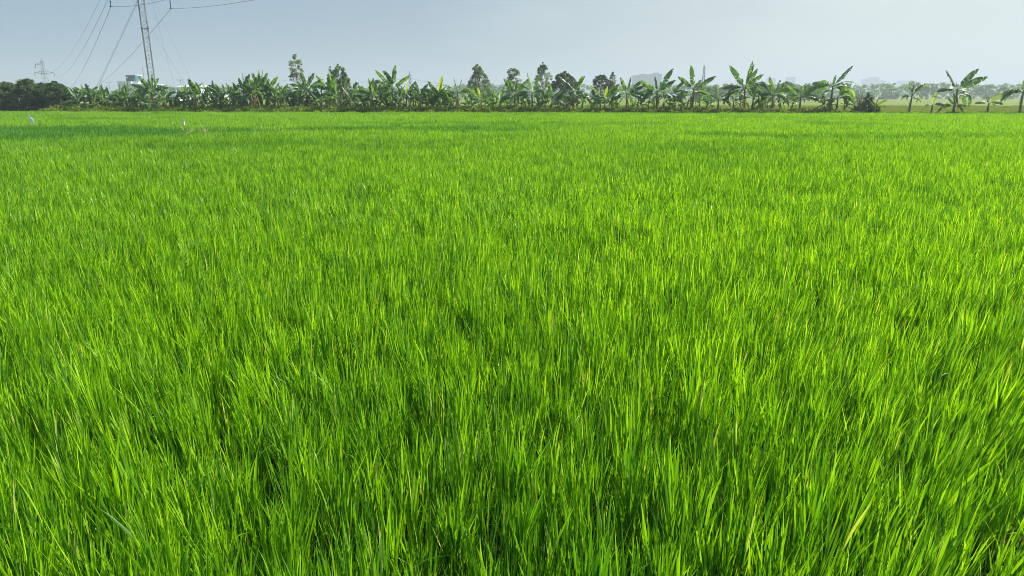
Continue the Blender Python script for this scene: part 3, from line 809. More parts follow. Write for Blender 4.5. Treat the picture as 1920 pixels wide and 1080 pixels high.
# low suckers between the single plants
for i, x in enumerate([876, 884, 920, 930, 950, 958, 978, 986, 1012, 1022, 1048, 1058, 1062, 1092, 1120, 1148, 1158, 1188, 1196, 1216, 1226, 1246, 1266, 1288, 1312, 1330, 1376, 1388, 1424, 1436, 1464, 1486, 1546, 1556, 1584]):
    g_ = random.Random(1700 + i)
    lv = auto_leaves(g_, g_.uniform(15, 22), 7, 0.9, 2)
    if i % 7 == 3: lv.append((g_.uniform(-20, 20), 15, 'Y'))
    banana(x, g_.uniform(190, 199), lv, f'low banana sucker, {ordinal(i + 1)} from left, right of the dense row', dy=g_.uniform(0.7, 3.8),
           dead=1, group='banana suckers right of the dense row')

# ------------------------------------------------------------------ trees
def leaf_cloud(g_, centres, radii, per, size, mat, name, parent, flat=0.7):
    """many small leaf faces gathered in clumps"""
    C = np.repeat(centres, per, 0); Rr = np.repeat(radii, per)
    n = len(C)
    d = g_.normal(0, 1, (n, 3)); d /= np.linalg.norm(d, axis=1, keepdims=True)
    p = C + d * (Rr * g_.uniform(0.1, 1.0, n) ** 0.6)[:, None] * np.array([1, 1, flat])
    s = size * g_.uniform(0.5, 1.3, n)
    u = g_.normal(0, 1, (n, 3)); u /= np.linalg.norm(u, axis=1, keepdims=True)
    w = np.cross(u, g_.normal(0, 1, (n, 3))); w /= np.linalg.norm(w, axis=1, keepdims=True)
    V = np.stack([p - u * s[:, None] * 0.7, p + w * s[:, None] * 0.32, p + u * s[:, None] * 0.7, p - w * s[:, None] * 0.32], 1).reshape(-1, 3)
    Fc = np.arange(n * 4).reshape(-1, 4)
    cl = np.repeat(g_.uniform(0, 0.6, len(centres)), per)
    lv = np.repeat(np.clip(cl + g_.uniform(0, 0.4, n), 0, 1), 4)
    return link(name, mesh(name, V, Fc, mat, False, {'leafv': lv}), parent)

def tree(px, ytop, Y, prof, label, mat='tree', clumps=70, per=60, size=0.35, rc=0.6, seed=1, trunk_r=0.16, group=None, base_z=0.1, bare=0.0, cat='tree', inner=0.5):
    """prof: (fraction of height, left half width px, right half width px)"""
    g_ = np.random.default_rng(seed)
    top = P(px, ytop, Y); m = Y / 1376.0
    H = top.z - base_z
    clumps = int(clumps * 1.55); rc *= 0.74; size *= 0.50; per = int(per * (1.25 if mat == 'tree_grey' else 1.6))
    root = empty('tree', (top.x, Y, base_z)); tag(root, label, cat, group)
    fr = [p[0] for p in prof]
    z = g_.uniform(fr[0], 1.0, clumps); a = g_.uniform(0, 2 * np.pi, clumps)
    lw = np.interp(z, fr, [p[1] for p in prof]) * m * 1.28; rw = np.interp(z, fr, [p[2] for p in prof]) * m * 1.28
    rag = 0.68 + 0.62 * vnoise(z * 9 + seed, np.where(np.cos(a) < 0, 0.0, 7.0) + seed * 3.0, seed)
    lw, rw = lw * rag, rw * rag
    rad = g_.uniform(inner ** 2, 1, clumps) ** 0.5
    sg = np.where(np.cos(a) < 0, -1, 1); cx = sg * g_.uniform(0, 1, clumps) ** 0.7; a = np.where(g_.uniform(0, 1, clumps) < .5, 1, -1) * np.arccos(cx); wd = np.where(cx < 0, lw, rw)
    cen = np.stack([cx * np.maximum(0.1, wd - rc * 0.35), np.sin(a) * rad * np.maximum(0.1, (lw + rw) / 2 - rc * 0.5), z * H * (1 - 0.10 * vnoise(cx * 3 + seed, cx * 0.0, seed + 5) * (z > 0.6)) - rc * 0.5 * (z > .9)], 1)
    rr = rc * g_.uniform(0.55, 1.2, clumps) * np.clip(wd / (rc * 2.2), 0.45, 1)
    t = MB(); n = 9
    off = g_.normal(0, 0.02 * H, (n + 1, 2)); off[0] = 0; off = np.cumsum(off * 0.5, 0)
    axis = [(off[i][0], off[i][1], H * 0.93 * i / n) for i in range(n + 1)]
    t.tube(axis, [max(0.02, trunk_r * (1 - 0.9 * i / n)) for i in range(n + 1)], 7)
    for i in range(0, clumps, 2):
        c = cen[i]; zz = max(0.12 * H, c[2] - (0.10 + 0.1 * g_.random()) * H)
        k = min(n - 1, int(zz / (H * 0.93) * n)); s = Vector(axis[k]).lerp(Vector(axis[k + 1]), zz / (H * 0.93) * n - k)
        mid = s.lerp(Vector(c), 0.5) - Vector((0, 0, 0.03 * H))
        t.tube([s, mid, Vector(c)], [trunk_r * 0.32, trunk_r * 0.2, 0.02], 5, cap=False)
    t.build('trunk', M['bark'], root, True)
    leaf_cloud(g_, cen, rr, per, size, M[mat], 'crown', root)
    return root

# dark bushes at the far left
for i, (x, yt, lw, rw, lab) in enumerate([
    (-22, 156, 40, 34, 'dark green bushy tree cut by the left edge of the picture'),
    (14, 153, 26, 26, 'dark bushy tree left of the tallest bush, on the far bank'),
    (46, 146, 22, 24, 'tallest of the dark bushy trees at the left end of the bank'),
    (76, 155, 20, 20, 'dark bushy tree right below the distant power pylon'),
    (99, 153, 18, 20, 'dark bushy tree second from the right in the dark left clump'),
    (117, 159, 12, 13, 'ragged dark bush at the right end of the dark left clump')]):
    tree(x, yt - 4, edge(P(x, 180, 75).x) + 2.0 + (i % 2) * 1.2, [(0.03, lw * .85, rw * .85), (0.3, lw, rw), (0.7, lw * 0.9, rw * 0.9), (0.9, lw * .5, rw * .5), (1.0, lw * .15, rw * .2)], lab,
         mat='bush', clumps=120, per=95, size=0.17, rc=0.42, seed=40 + i, trunk_r=0.12, base_z=0.2, cat='bushy tree', inner=0.35, group='dark bushy trees at the left end')

T = [
 (553, 95, 118, [(0.2, 12, 12), (0.35, 16, 16), (0.55, 13, 14), (0.8, 12, 11), (0.94, 9, 8), (1, 2, 2)], 'tall sparse airy tree with gaps in its crown, left of the others', 'tree_grey', 46, 46, 0.30, 0.55, 0.10),
 (619, 120, 125, [(0.15, 8, 8), (0.5, 9, 8), (0.8, 6, 5), (1, 1, 1)], 'thin dark spire-shaped tree, leftmost of the three dark spires', 'tree', 44, 70, 0.28, 0.5, 0.10),
 (632, 115, 127, [(0.1, 12, 12), (0.5, 12, 13), (0.85, 9, 9), (1, 2, 2)], 'dark dense tree with the highest top of the three dark spires', 'tree', 80, 90, 0.30, 0.6, 0.13),
 (646, 130, 125, [(0.1, 10, 10), (0.5, 10, 9), (0.85, 6, 5), (1, 1, 1)], 'dark conical tree, rightmost of the three dark spires', 'tree', 60, 80, 0.28, 0.55, 0.12),
 (669, 150, 110, [(0.55, 8, 8), (0.8, 7, 7), (1, 4, 4)], 'little flat-topped tree on a thin trunk right of the dark spires', 'tree', 18, 50, 0.25, 0.35, 0.06),
 (704, 147, 108, [(0.4, 14, 14), (0.75, 15, 15), (1, 7, 7)], 'low round tree behind the tallest banana plant of the dense row', 'tree', 50, 60, 0.26, 0.45, 0.10),
 (898, 117, 122, [(0.12, 20, 20), (0.3, 22, 22), (0.5, 17, 17), (0.75, 11, 11), (0.93, 7, 7), (1, 2, 2)], 'large loose grey-green conical tree left of the small hazy white towers', 'tree_grey', 110, 62, 0.30, 0.6, 0.15),
 (961, 124, 126, [(0.15, 13, 12), (0.4, 15, 15), (0.7, 12, 13), (0.92, 7, 8), (1, 3, 3)], 'airy olive-green tree right of the small hazy white towers', 'tree_grey', 64, 60, 0.28, 0.55, 0.12),
 (1018, 114, 130, [(0.25, 9, 9), (0.42, 13, 15), (0.65, 12, 14), (0.85, 9, 7), (1, 3, 3)], 'tall narrow grey-green tree with its crown leaning right', 'tree_grey', 62, 62, 0.30, 0.6, 0.12),
 (1058, 129, 120, [(0.1, 18, 20), (0.35, 22, 24), (0.65, 18, 20), (0.88, 12, 11), (1, 4, 4)], 'dense dark round tree, the broadest one in the middle', 'bush', 110, 95, 0.30, 0.65, 0.18),
 (1128, 137, 122, [(0.15, 12, 16), (0.5, 15, 18), (0.8, 16, 14), (1, 7, 6)], 'dark lumpy-topped tree left of the paler sparse one', 'bush', 70, 85, 0.28, 0.55, 0.14),
 (1149, 132, 124, [(0.3, 8, 8), (0.6, 8, 8), (0.85, 5, 5), (1, 2, 2)], 'pale sparse tree rising beside the dark lumpy-topped one', 'tree_grey', 34, 46, 0.27, 0.45, 0.09),
 (1312, 146, 210, [(0.1, 8, 8), (0.5, 9, 9), (1, 4, 4)], 'small hazy round tree left of the thin lattice mast', 'tree', 40, 60, 0.5, 0.9, 0.15),
 (1330, 160, 240, [(0.05, 16, 16), (0.5, 19, 19), (1, 11, 11)], 'hazy round tree right of the thin lattice mast', 'tree', 55, 70, 0.6, 1.1, 0.2),
 (1362, 160, 260, [(0.05, 16, 16), (0.6, 18, 18), (1, 9, 9)], 'hazy low tree left of the largest banana clump', 'tree', 50, 60, 0.6, 1.0, 0.2),
 (1438, 157, 230, [(0.05, 14, 14), (0.6, 15, 15), (1, 7, 7)], 'hazy rounded tree just right of the largest banana clump', 'tree', 45, 70, 0.55, 1.0, 0.2),
 (1463, 146, 230, [(0.3, 5, 5), (0.7, 4, 4), (1, 1, 1)], 'hazy pointed tree sticking up behind the arching banana leaf', 'tree', 18, 60, 0.5, 0.8, 0.14),
 (1481, 151, 225, [(0.1, 16, 16), (0.6, 14, 14), (1, 5, 5)], 'hazy broad tree right of the pointed one', 'tree', 55, 60, 0.55, 1.0, 0.2),
 (1512, 156, 235, [(0.1, 14, 14), (0.75, 12, 12), (1, 6, 6)], 'hazy flat-topped tree behind the thin-stemmed banana plant', 'tree', 45, 50, 0.55, 1.0, 0.2),
 (1533, 160, 240, [(0.1, 12, 12), (0.7, 12, 12), (1, 5, 5)], 'hazy tree left of the tall banana plant by the dry bush', 'tree', 40, 60, 0.55, 1.0, 0.2),
 (1590, 153, 400, [(0.1, 12, 12), (0.6, 9, 9), (1, 2, 2)], 'hazy twin-pointed bluish tree left of the dry bush', 'tree', 34, 60, 0.9, 1.5, 0.25),
 (1672, 163, 420, [(0.05, 14, 14), (0.7, 14, 14), (1, 6, 6)], 'bluish hazy tree right of the dry bush on the horizon', 'tree', 45, 60, 0.9, 1.5, 0.25),
 (1742, 158, 400, [(0.3, 12, 12), (0.8, 12, 12), (1, 5, 5)], 'bluish hazy tree left of the wide four-leaved banana plant', 'tree', 34, 50, 0.9, 1.4, 0.25),
 (1852, 157, 430, [(0.3, 14, 14), (0.8, 13, 13), (1, 7, 7)], 'bluish hazy spreading tree right of the wide four-leaved banana plant', 'tree', 40, 50, 0.9, 1.4, 0.25),
 (1885, 160, 420, [(0.1, 10, 10), (0.7, 10, 10), (1, 3, 3)], 'bluish hazy tree nearest the right edge on the horizon', 'tree', 34, 60, 0.9, 1.4, 0.25),
]
for i, t_ in enumerate(T):
    (x, yt, Y, prof_, lab, mt, cl, per, sz, rc, tr) = t_
    tree(x, yt, Y, prof_, lab, mat=mt, clumps=cl, per=per, size=sz, rc=rc, seed=200 + i, trunk_r=tr)

# the wood along the horizon
def far_wood():
    g_ = np.random.default_rng(99)
    n = 3000
    x = g_.uniform(-420, 520, n); y = g_.uniform(430, 500, n)
    hh = 5.5 + 5.0 * fbm(x * 0.03, y * 0.0 + 3, 5) + 2.2 * fbm(x * 0.15, y * 0, 6)
    hh = np.where(x < -40, hh * 0.7, hh)
    z = g_.uniform(0.05, 1, n) * hh
    cen = np.stack([x, y, z], 1)
    o = leaf_cloud(g_, cen, g_.uniform(1.0, 2.2, n), 46, 0.95, M['tree'], 'far_wood', None)
    tag(o, 'long low hazy wood along the horizon behind the fields', 'wood', kind='stuff')
far_wood()

# dry bush on the bank
def dry_bush():
    q = P(1616, 205, 65); Y = edge(q.x) + 1.6; q = P(1616, 205, Y)
    root = empty('dry_bush', (q.x, Y, 0.35)); tag(root, 'bush of bare brown twigs with dark creeper on its right side', 'bush')
    t = MB(); g_ = random.Random(3)
    for i in range(70):
        a = g_.gauss(-0.15, 0.35); b = g_.gauss(0, 0.3); h = g_.uniform(0.9, 2.3)
        x0 = g_.uniform(-0.55, 0.5)
        p0 = Vector((x0, g_.uniform(-.4, .4), 0)); p1 = p0 + Vector((a * 0.3, b * 0.3, h * 0.5)); p2 = p0 + Vector((a * 0.8 + g_.uniform(-.1, .1), b, h))
        t.tube([p0, p1, p2], [0.018, 0.013, 0.006], 4, cap=False)
        for k in range(3):
            q0 = p1.lerp(p2, g_.uniform(0.1, 0.9)); t.tube([q0, q0 + Vector((g_.uniform(-.3, .3), g_.uniform(-.2, .2), g_.uniform(.1, .35)))], [0.009, 0.004], 3, cap=False)
    o = t.build('twigs', M['bark'], root)
    g2 = np.random.default_rng(4)
    n = 70
    cx = g2.uniform(0, 1.5, n); cz = g2.uniform(0.0, 1, n) * np.interp(cx, [0, .5, 0.9, 1.5], [1.2, 2.1, 1.6, 0.8])
    leaf_cloud(g2, np.stack([cx, g2.uniform(-.4, .4, n), cz], 1), g2.uniform(.12, .28, n), 45, 0.13, M['bush'], 'creeper', root)
    n = 24
    cx = g2.uniform(-0.9, 0.1, n)
    leaf_cloud(g2, np.stack([cx, g2.uniform(-.4, .4, n), g2.uniform(0.0, .9, n)], 1), g2.uniform(.1, .2, n), 30, 0.10, M['bush'], 'undergrowth', root)
dry_bush()

# ------------------------------------------------------------------ flags in the rice
def flag(px, py_top, py_bot, Y, pts, label, seed):
    """pts: outline of the cloth in pixels from the top of the cane"""
    top = P(px, py_top, Y); m = Y / 1376.0
    root = empty('marker_flag', (top.x, Y, 0.0)); tag(root, label, 'flag', 'white marker flags in the rice')
    t = MB(); lean = -0.08 if seed == 1 else 0.02
    t.tube([(lean * 0.6, 0, 0), (0, 0, top.z * 0.5), (0.01, 0.0, top.z + 0.05)], [0.012, 0.011, 0.008], 7)
    t.build('cane', M['bamboo'], root, True)
    n = 9; V = []; Fc = []
    g_ = random.Random(seed)
    a0, a1, b0, b1 = [Vector((x * m, 0, -y * m)) for x, y in pts]     # left edge top/bottom, right edge top/bottom
    for i in range(n + 1):
        u = i / n
        for j in range(6):
            v = j / 5
            p = a0.lerp(b0, u).lerp(a1.lerp(b1, u), v)
            p.y += 0.04 * math.sin(u * 9 + v * 3 + seed) * u + 0.02 * math.sin(v * 8 + u * 4)
            p.z -= 0.04 * math.sin(math.pi * u) * (0.4 + v)
            p.y += p.z * 0.45
            V.append(tuple(p + Vector((0.012, 0, top.z + 0.02))))
    for i in range(n):
        for j in range(5):
            a = i * 6 + j; Fc.append([a, a + 6, a + 7, a + 1])
    nv = len(V)                                                      # cloth has a little thickness
    V += [(x, y + 0.006, z) for x, y, z in V]
    Fc += [[q + nv for q in f][::-1] for f in Fc]
    link('cloth', mesh('cloth', V, Fc, M['cloth'], True, {'leafv': [0.5] * len(V)}), root)
flag(53, 215, 240, 37, [(0, 0), (2, 11), (13, 11), (14, 16)], 'white plastic flag trailing down to the right of its cane', 1)
flag(343.5, 222, 240, 37, [(0, 0), (-2, 10), (2, 2), (4, 13)], 'narrow white plastic flag hanging beside the darker rice, right of the other', 2)

# ------------------------------------------------------------------ guyed mast, pylons, wires
def lattice(mb, p0, p1, w0, w1, panels, r_leg, r_br, sides=4, twist=0.0, horiz=True):
    p0, p1 = Vector(p0), Vector(p1); d = (p1 - p0)
    u = Vector((math.cos(twist), math.sin(twist), 0)); v = Vector((-math.sin(twist), math.cos(twist), 0))
    if abs(d.normalized().z) < 0.7:
        dn = d.normalized(); u = dn.cross(Vector((0, 0, 1))).normalized(); v = Vector((0, 0, 1))
    cs = []
    for k in range(sides):
        a = 2 * math.pi * k / sides + math.pi / 4
        cs.append((math.cos(a), math.sin(a)))
    lev = []
    for i in range(panels + 1):
        t = i / panels; w = (w0 + (w1 - w0) * t) / math.sqrt(2)
        lev.append([p0 + d * t + u * c[0] * w + v * c[1] * w for c in cs])
    for k in range(sides):
        mb.tube([lev[0][k], lev[-1][k]], r_leg, 5)
        k2 = (k + 1) % sides
        for i in range(panels):
            a, b = (lev[i][k], lev[i + 1][k2]) if i % 2 else (lev[i][k2], lev[i + 1][k])
            mb.tube([a, b], r_br, 4, cap=False)
            if horiz: mb.tube([lev[i][k], lev[i][k2]], r_br, 4, cap=False)

MY = 115.0
mb0 = P(286.5, 160, MY); mb1 = P(264, 0, MY)
mx = (mb0.x + mb1.x) / 2
mast_base = Vector((mx, MY, 0.1))
MTOP = 22.0
mast = empty('guyed_mast', mast_base)
tag(mast, 'tall grey lattice mast held by guy wires, left of centre-left', 'mast')
mast['label'] = 'tall grey lattice power line mast held by guy wires'
mm = MB(); lattice(mm, (0, 0, 0.3), (0, 0, MTOP), 0.86, 0.86, 34, 0.055, 0.026, 4, R(20), horiz=False); mm.build('lattice_shaft', M['steel'], mast)
fl = MB()
for z in (4.2, 12.3, 20.0):
    for k in range(4):
        a = R(20) + math.pi / 4 + k * math.pi / 2
        fl.box((0.61 * math.cos(a), 0.61 * math.sin(a), z), (0.17, 0.17, 0.22), R(20))
    for k in range(4):
        a = R(20) + math.pi / 4 + k * math.pi / 2; b = a + math.pi / 2
        fl.tube([(0.61 * math.cos(a), 0.61 * math.sin(a), z), (0.61 * math.cos(b), 0.61 * math.sin(b), z)], 0.045, 5)
fl.build('joint_plate', M['steel'], mast)
bs = MB(); bs.box((0, 0, 0.1), (1.6, 1.6, 0.4)); bs.build('footing', M['greywall'], mast)
adir = Vector((0.94, 0.34, 0))
arm = MB(); lattice(arm, tuple(-adir * 5.4 + Vector((0, 0, 19.6))), tuple(adir * 5.4 + Vector((0, 0, 19.6))), 0.7, 0.7, 16, 0.045, 0.02, 4)
arm.build('crossarm', M['steel'], mast)
arm2 = MB(); lattice(arm2, tuple(-adir * 5.0 + Vector((0, 0, 22.2))), tuple(adir * 3.0 + Vector((0, 0, 22.2))), 0.5, 0.5, 12, 0.04, 0.02, 4)
arm2.build('crossarm', M['steel'], mast)

def insulator(px, py, ztop, Yg):
    b = P(px, py, Yg)
    o = MB(); L_ = ztop - b.z
    tp = b + Vector((0, 0, L_))
    pts = []; rad = []
    n = 22
    for i in range(n * 2 + 1):
        pts.append(b + Vector((0, 0, L_ * i / (n * 2)))); rad.append(0.045 if i % 2 else 0.10)
    o.tube([p - mast_base for p in pts], rad, 8)
    o.tube([b - mast_base + Vector((-0.25, 0, -0.03)), b - mast_base + Vector((0.25, 0, -0.03))], 0.05, 6)
    o.build('insulator', M['glass_ins'], mast)
    return b
iL = insulator(208, 12, 19.4, MY - 1.8)
iR = insulator(320.5, 16, 19.4, MY + 1.8)
iU = Vector(mast_base) - adir * 5.0 + Vector((0, 0, 22.0))
iT = Vector(mast_base) + Vector((0, 0, 22.4))

# guy wires: (two picture points on the wire, distance of its anchor)
def guys():
    for k, (x0, y0, x1, y1, Ya) in enumerate([(255, 5, 181, 162, 108), (257, 5, 184, 162, 122), (249, 5, 315, 162, 104), (284, 0, 327, 160, 128), (290, 5, 362, 158, 110), (282, 52, 346, 155, 132)]):
        s = (x1 - x0) / (y1 - y0)
        ya = 180 + 2.0 * 1376 / Ya
        a = P(x0 + (ya - y0) * s, ya, Ya)
        tpx = x0 + (-62 - y0) * s
        b = P(tpx, -62, MY)
        # top end on the crossarm line
        t = MB(); n = 12
        pts = []
        for i in range(n + 1):
            u = i / n; p = a.lerp(b, u); p.z -= 0.10 * math.sin(math.pi * u) * 4 * 0.25; pts.append(p - mast_base)
        t.tube(pts, 0.019 if k < 2 else 0.012, 5)
        t.build('guy_wire', M['wire'], mast)
guys()

# far pylon of the same line
PY = 430.0
pb0 = P(86, 158, PY); pyl_x = P(83, 140, PY).x
pyl = empty('power_pylon', (pyl_x, PY, 0.1)); tag(pyl, 'distant lattice power pylon with three pairs of arms above the dark bushes', 'pylon')
pyl['label'] = 'distant lattice power pylon with crossarms above the dark bushes'
ptop = P(79, 110, PY).z
pm = MB(); lattice(pm, (0, 0, 0), (0, 0, ptop - 1), 3.6, 0.9, 14, 0.11, 0.05, 4); pm.tube([(0, 0, ptop - 1.2), (0, 0, ptop)], 0.15, 5); pm.build('lattice_body', M['steel_far'], pyl)
z1 = P(80, 137, PY).z; z2 = P(78, 121, PY).z
pa_ = MB()
for sx, ln, z in ((-1, 5.6, z1), (1, 6.0, z1), (-1, 4.4, z2)):
    pa_.tube([(0, 0, z - 0.4), (sx * ln, 0, z + 0.1)], 0.15, 5); pa_.tube([(0, 0, z + 1.3), (sx * ln, 0, z + 0.1)], 0.12, 5)
    for k in range(1, 4):
        u = k / 4; pa_.tube([(sx * ln * u, 0, z - 0.4 + 0.5 * u), (sx * ln * (u - .12), 0, z + 1.3 - 1.2 * (u - .12))], 0.07, 4)
pa_.build('crossarm', M['steel_far'], pyl)
ends = []
for sx, ln, z in ((-1, 5.6, z1), (1, 6.0, z1), (-1, 4.4, z2)):
    im = MB(); im.tube([(sx * ln, 0, z), (sx * ln, 0, z - 2.0)], 0.16, 6); im.build('insulator', M['glass_ins'], pyl)
    ends.append(Vector((pyl_x + sx * ln, PY, 0.1 + z - 2.0)))

def wire(pa3, pb3, sag, label, r=0.03, name='power_line', n=40, group=None):
    t = MB(); pts = []
    for i in range(n + 1):
        u = i / n; p = Vector(pa3).lerp(Vector(pb3), u); p.z -= sag * 4 * u * (1 - u); pts.append(p)
    t.tube(pts, r, 5)
    o = t.build(name, M['wire']); tag(o, label, 'wire', group)
    return o
def wire_via(a, b, via, label, r, **kw):
    """wire from a to b whose sag makes it pass the picture point via"""
    a, b = Vector(a), Vector(b); lo, hi = 0.0, 1.0
    def px(u):
        p = a.lerp(b, u); return 960 + F * p.x / (p.y * cp - (p.z - CAM_Z) * sp)
    s0 = px(0) < px(1)
    if b.y < 5: hi = (a.y - 8) / (a.y - b.y); s0 = px(0) < px(hi)
    for _ in range(40):
        mid = (lo + hi) / 2
        if (px(mid) < via[0]) == s0: lo = mid
        else: hi = mid
    u = (lo + hi) / 2; p = a.lerp(b, u); z = P(via[0], via[1], p.y).z
    return wire(a, b, (p.z - z) / (4 * u * (1 - u)), label, r, **kw)
wire_via(iL, P(92, 172, 430), (150, 129), 'power line from the left insulator of the mast, lowest of the three sweeping left', 0.030)
wire_via(P(213, -24, MY), ends[1], (150, 95), 'power line sweeping left of the mast to the right arm of the far pylon', 0.030)
wire_via(P(206, -40, MY), ends[2], (150, 62), 'faintest and topmost wire left of the mast', 0.018)
wire_via(iR, P(120, 172, 430), (200, 143), 'power line from the right insulator passing behind the mast to the left', 0.030)
wire_via(iL, Vector((62, -60, 19.0)), (285, 3.5), 'power line from the left insulator crossing before the mast, rising right', 0.022)
wire_via(iR, Vector((74, -56, 19.0)), (440, 5), 'power line from the right insulator rising to the right', 0.022)

# thin distant masts
def thin_mast(px, ytop, Y, w, label, arms=()):
    tp = P(px, ytop, Y); o = empty('lattice_tower', (tp.x, Y, 0.1)); tag(o, label, 'tower')
    m = MB(); lattice(m, (0, 0, 0), (0, 0, tp.z), w, w * 0.25, 14, w * 0.07, w * 0.04, 4); m.build('lattice_body', M['steel_far'], o)
    m = MB()
    for (dy, ln) in arms:
        z = tp.z - dy * Y / 1376
        m.tube([(-ln, 0, z), (ln, 0, z)], w * 0.06, 5); m.tube([(-ln, 0, z), (0, 0, z + ln * 0.3)], w * 0.04, 4); m.tube([(ln, 0, z), (0, 0, z + ln * 0.3)], w * 0.04, 4)
    if arms: m.build('crossarm', M['steel_far'], o)
    return tp
t1 = thin_mast(768, 134, 520, 2.4, 'thin grey pylon above the dense banana row in the middle distance', ((8, 1.8), (14, 2.4), (20, 1.8)))
t2 = thin_mast(1321, 123, 560, 3.0, 'thin grey lattice mast rising behind the banana plant with spread arms')
wire(t1 + Vector((1.8, 0, -5)), P(905, 158, 520), 2.2, 'faint wire running right from the thin grey pylon', 0.07)
wire(t1 + Vector((-1.8, 0, -5)), P(520, 150, 560), 2.2, 'faint wire running left from the thin grey pylon', 0.07)

# ------------------------------------------------------------------ buildings
def rect(px0, px1, py0, Y):
    a, b = P(px0, py0, Y), P(px1, py0, Y)
    return (a.x + b.x) / 2, abs(b.x - a.x), a.z
def windows(root, cx, w, z0, z1, yf, nx_, nz_, mat, frac=0.55):
    for j in range(nz_):
        z = z0 + (z1 - z0) * (j + 0.5) / nz_
        for i in range(nx_):
            x = cx - w / 2 + w * (i + 0.5) / nx_
            m = MB(); m.box((x, yf, z), (w / nx_ * frac, 0.12, (z1 - z0) / nz_ * 0.45)); m.build('window', mat, root)

def hall():
    Y = 300.0
    x, w, z = rect(222, 276, 160, Y)
    root = empty('office_building', (x, Y, 0.1)); tag(root, 'white building with a dark teal rooftop box, left of the mast foot', 'building')
    m = MB(); m.box((0, 4, z / 2), (w, 9, z)); m.build('wall', M['white'], root)
    x2, w2, z2 = rect(221, 247, 153, Y)
    m = MB(); m.box((x2 - x, 3.4, (z + z2) / 2), (w2, 8, z2 - z)); m.build('upper_wall', M['white'], root)
    x3, w3, z3 = rect(248, 288, 158, Y)
    m = MB(); m.box((x3 - x, 3.2, z3 - 0.15), (w3 + 1, 10, 0.35)); m.build('roof_slab', M['white'], root)
    x4, w4, z4 = rect(234, 252, 141.5, Y); _, _, z4b = rect(234, 252, 153, Y)
    m = MB(); m.box((x4 - x, 3, (z4 + z4b) / 2 + 0.01), (w4, 5, z4 - z4b)); m.build('rooftop_box', M['teal'], root)
    m = MB(); m.box((x4 - x, 3, z4 + 0.1), (w4 + .5, 5.5, 0.2)); m.build('roof_slab', M['white'], root)
    xl, wl_, zl = rect(235, 238, 143.5, Y); _, _, zl2 = rect(235, 238, 147.5, Y)
    m = MB(); m.box((xl - x, 0.45, (zl + zl2) / 2), (wl_, 0.12, zl - zl2)); m.build('window', M['white'], root)
    # railing
    xr, wr_, zr = rect(253, 271, 148, Y); _, _, zr2 = rect(253, 271, 152, Y)
    m = MB()
    for k in range(15):
        xx = xr - x - wr_ / 2 + wr_ * k / 14
        m.box((xx, -0.6, (zr + zr2) / 2), (0.09, 0.09, zr - zr2))
    m.box((xr - x, -0.6, zr), (wr_ + .2, 0.12, 0.12)); m.box((xr - x, -0.6, (zr + zr2) / 2), (wr_, 0.08, 0.1)); m.build('railing', M['blue'], root)
    a = P(265, 127, Y)
    m = MB(); m.tube([(a.x - x, 1, z), (a.x - x, 1, a.z)], 0.12, 6); m.tube([(a.x - x - .3, 1, a.z - 0.2), (a.x - x + .3, 1, a.z - 0.2)], 0.16, 6); m.build('antenna', M['steel_far'], root)
    windows(root, 0, w * 0.9, 1.0, z - 0.6, -0.5, 6, 2, M['glass'])
hall()

def shed(px0, px1, py0, py1, Y, label, wall, roof, nwin, depth=14, rise=1.2, cat='shed', hazy=False):
    x, w, z = rect(px0, px1, py0, Y); _, _, zr = rect(px0, px1, py1, Y)
    root = empty('industrial_shed', (x, Y, 0.1)); tag(root, label, cat)
    m = MB(); m.box((0, depth / 2, z / 2), (w, depth, z)); m.build('wall', M[wall], root)
    m = MB(); h = max(0.6, zr - z)
    m.v = [(-w / 2 - .5, -.6, z + .003), (w / 2 + .5, -.6, z + .003), (w / 2 + .5, depth / 2, z + h), (-w / 2 - .5, depth / 2, z + h), (w / 2 + .5, depth + .6, z + .003), (-w / 2 - .5, depth + .6, z + .003)]
    m.f = [[0, 1, 2, 3], [3, 2, 4, 5], [1, 4, 2], [0, 3, 5]]
    m.build('roof', M[roof], root)
    windows(root, 0, w * 0.92, z * 0.3, z * 0.85, -0.05, nwin, 1, M['glass'])
    return root
shed(108, 150, 190, 184, 210, 'low white shed between the dark bushes and the banana row', 'white', 'white', 4)
shed(122, 170, 184, 178, 260, 'shed with a grey-blue roof behind the left end of the banana row', 'greywall', 'roof', 5)
shed(310, 330, 178, 174, 300, 'small shed with a pale blue roof right of the mast foot', 'white', 'roof', 3)
shed(331, 374, 164, 160, 330, 'flat white building right of the mast foot above the banana row', 'white', 'greywall', 6, rise=.4)
shed(520, 600, 172, 166, 420, 'long shed with a blue-grey roof behind the sparse tall tree', 'greywall', 'roof', 8)
shed(376, 420, 175, 171, 420, 'pale shed behind the banana row right of the flat white building', 'white', 'roof', 5)

def pole(px, ytop, Y, label, r=0.09):
    tp = P(px, ytop, Y); o = empty('street_lamp', (tp.x, Y, 0.1)); tag(o, label, 'pole')
    m = MB(); m.tube([(0, 0, 0), (0, 0, tp.z)], [r, r * 0.7], 7); m.build('post', M['steel_far'], o)
    m = MB(); m.tube([(-.7, 0, tp.z - .1), (.7, 0, tp.z - .1)], r * 0.7, 6); m.box((.75, 0, tp.z - .1), (.5, .3, .14)); m.box((-.75, 0, tp.z - .1), (.5, .3, .14)); m.build('arm', M['steel_far'], o)
pole(204, 154, 230, 'pale pole with a short crossbar left of the white building')
pole(338.5, 150, 200, 'thin grey pole in front of the flat white building')
pole(150, 167, 240, 'thin grey pole above the grey-blue roofed shed')

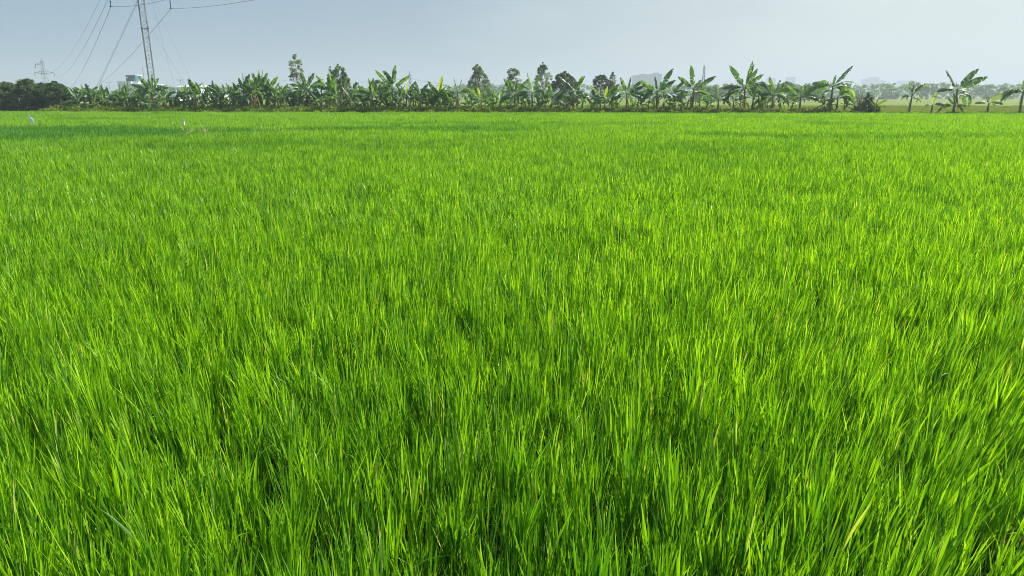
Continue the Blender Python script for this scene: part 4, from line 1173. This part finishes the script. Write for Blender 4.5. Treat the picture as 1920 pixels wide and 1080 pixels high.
def tower_block(px0, px1, py, Y, label, mat, nf=6, dep=30, extra=None, nwx=1):
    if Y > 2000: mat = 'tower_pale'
    x, w, z = rect(px0, px1, py, Y)
    root = empty('tower_block', (x, Y, 0.1)); tag(root, label, 'building')
    m = MB(); m.box((0, dep / 2, z / 2), (w, dep, z)); m.build('wall', M[mat], root)
    if Y < 2000:
        m = MB(); m.box((w * 0.1, dep / 2, z + 1.2), (w * 0.45, dep * 0.5, 2.4)); m.build('roof_plant', M[mat], root)
    windows(root, 0, w * 0.94, z * 0.15, z * 0.97, -0.3, nwx, nf, M['glass'], 0.9)
    return root
tower_block(1190, 1219, 141, 1350, 'wide pale blue hazy block, left half of the twin blocks', 'tower', 7, nwx=2)
tower_block(1220, 1241, 138.5, 1350, 'taller right half of the hazy pale blue twin blocks', 'tower', 7, nwx=2)
tower_block(919, 927, 169, 700, 'small hazy white-edged block left of the pair right of the grey conical tree', 'tower', 4, 12)
tower_block(928, 936, 166, 720, 'small hazy blue tower right of the grey conical tree', 'tower_white', 4, 12)
tower_block(938, 950, 171, 760, 'low hazy white block left of the airy olive-green tree', 'tower_white', 3, 12)
tower_block(860, 868, 160, 1300, 'faint hazy tower above the right end of the dense banana row', 'tower', 5, 20)
tower_block(848, 855, 162, 1300, 'faint hazy tower left of the one at the dense row end', 'tower', 5, 20)
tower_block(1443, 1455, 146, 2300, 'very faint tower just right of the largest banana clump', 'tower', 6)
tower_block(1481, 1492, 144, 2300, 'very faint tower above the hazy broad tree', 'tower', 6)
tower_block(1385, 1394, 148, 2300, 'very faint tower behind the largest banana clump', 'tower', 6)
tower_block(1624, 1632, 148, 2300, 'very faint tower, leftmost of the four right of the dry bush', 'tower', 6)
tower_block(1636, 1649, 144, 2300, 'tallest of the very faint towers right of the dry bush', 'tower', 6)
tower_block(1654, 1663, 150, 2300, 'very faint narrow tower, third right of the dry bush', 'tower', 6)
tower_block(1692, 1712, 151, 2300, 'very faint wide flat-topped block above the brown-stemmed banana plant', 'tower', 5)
tower_block(1314, 1319, 163, 900, 'narrow hazy block left of the thin lattice mast', 'tower_white', 4, 14)
tower_block(1105, 1116, 176, 520, 'low hazy white house left of the dark lumpy-topped tree', 'tower_white', 2, 12)
tower_block(1196, 1216, 176, 480, 'low hazy white house with dark windows under the twin blocks', 'tower_white', 2, 12, nwx=4)

# ------------------------------------------------------------------ haze
hz = MB(); hz.box((0, 900, 41.5), (5200, 4400, 85))
hm = bpy.data.materials.new('haze'); hm.use_nodes = True
hn = hm.node_tree.nodes; hn.clear()
ho = hn.new('ShaderNodeOutputMaterial'); hv = hn.new('ShaderNodeVolumePrincipled')
hv.inputs['Color'].default_value = (0.56, 0.62, 0.75, 1)
hv.inputs['Density'].default_value = 0.0007
hv.inputs['Anisotropy'].default_value = 0.14
hm.node_tree.links.new(hv.outputs['Volume'], ho.inputs['Volume'])
hzo = hz.build('haze', hm); tag(hzo, kind='stuff')
hzo['label'] = 'pale haze over the fields'; hzo['category'] = 'haze'
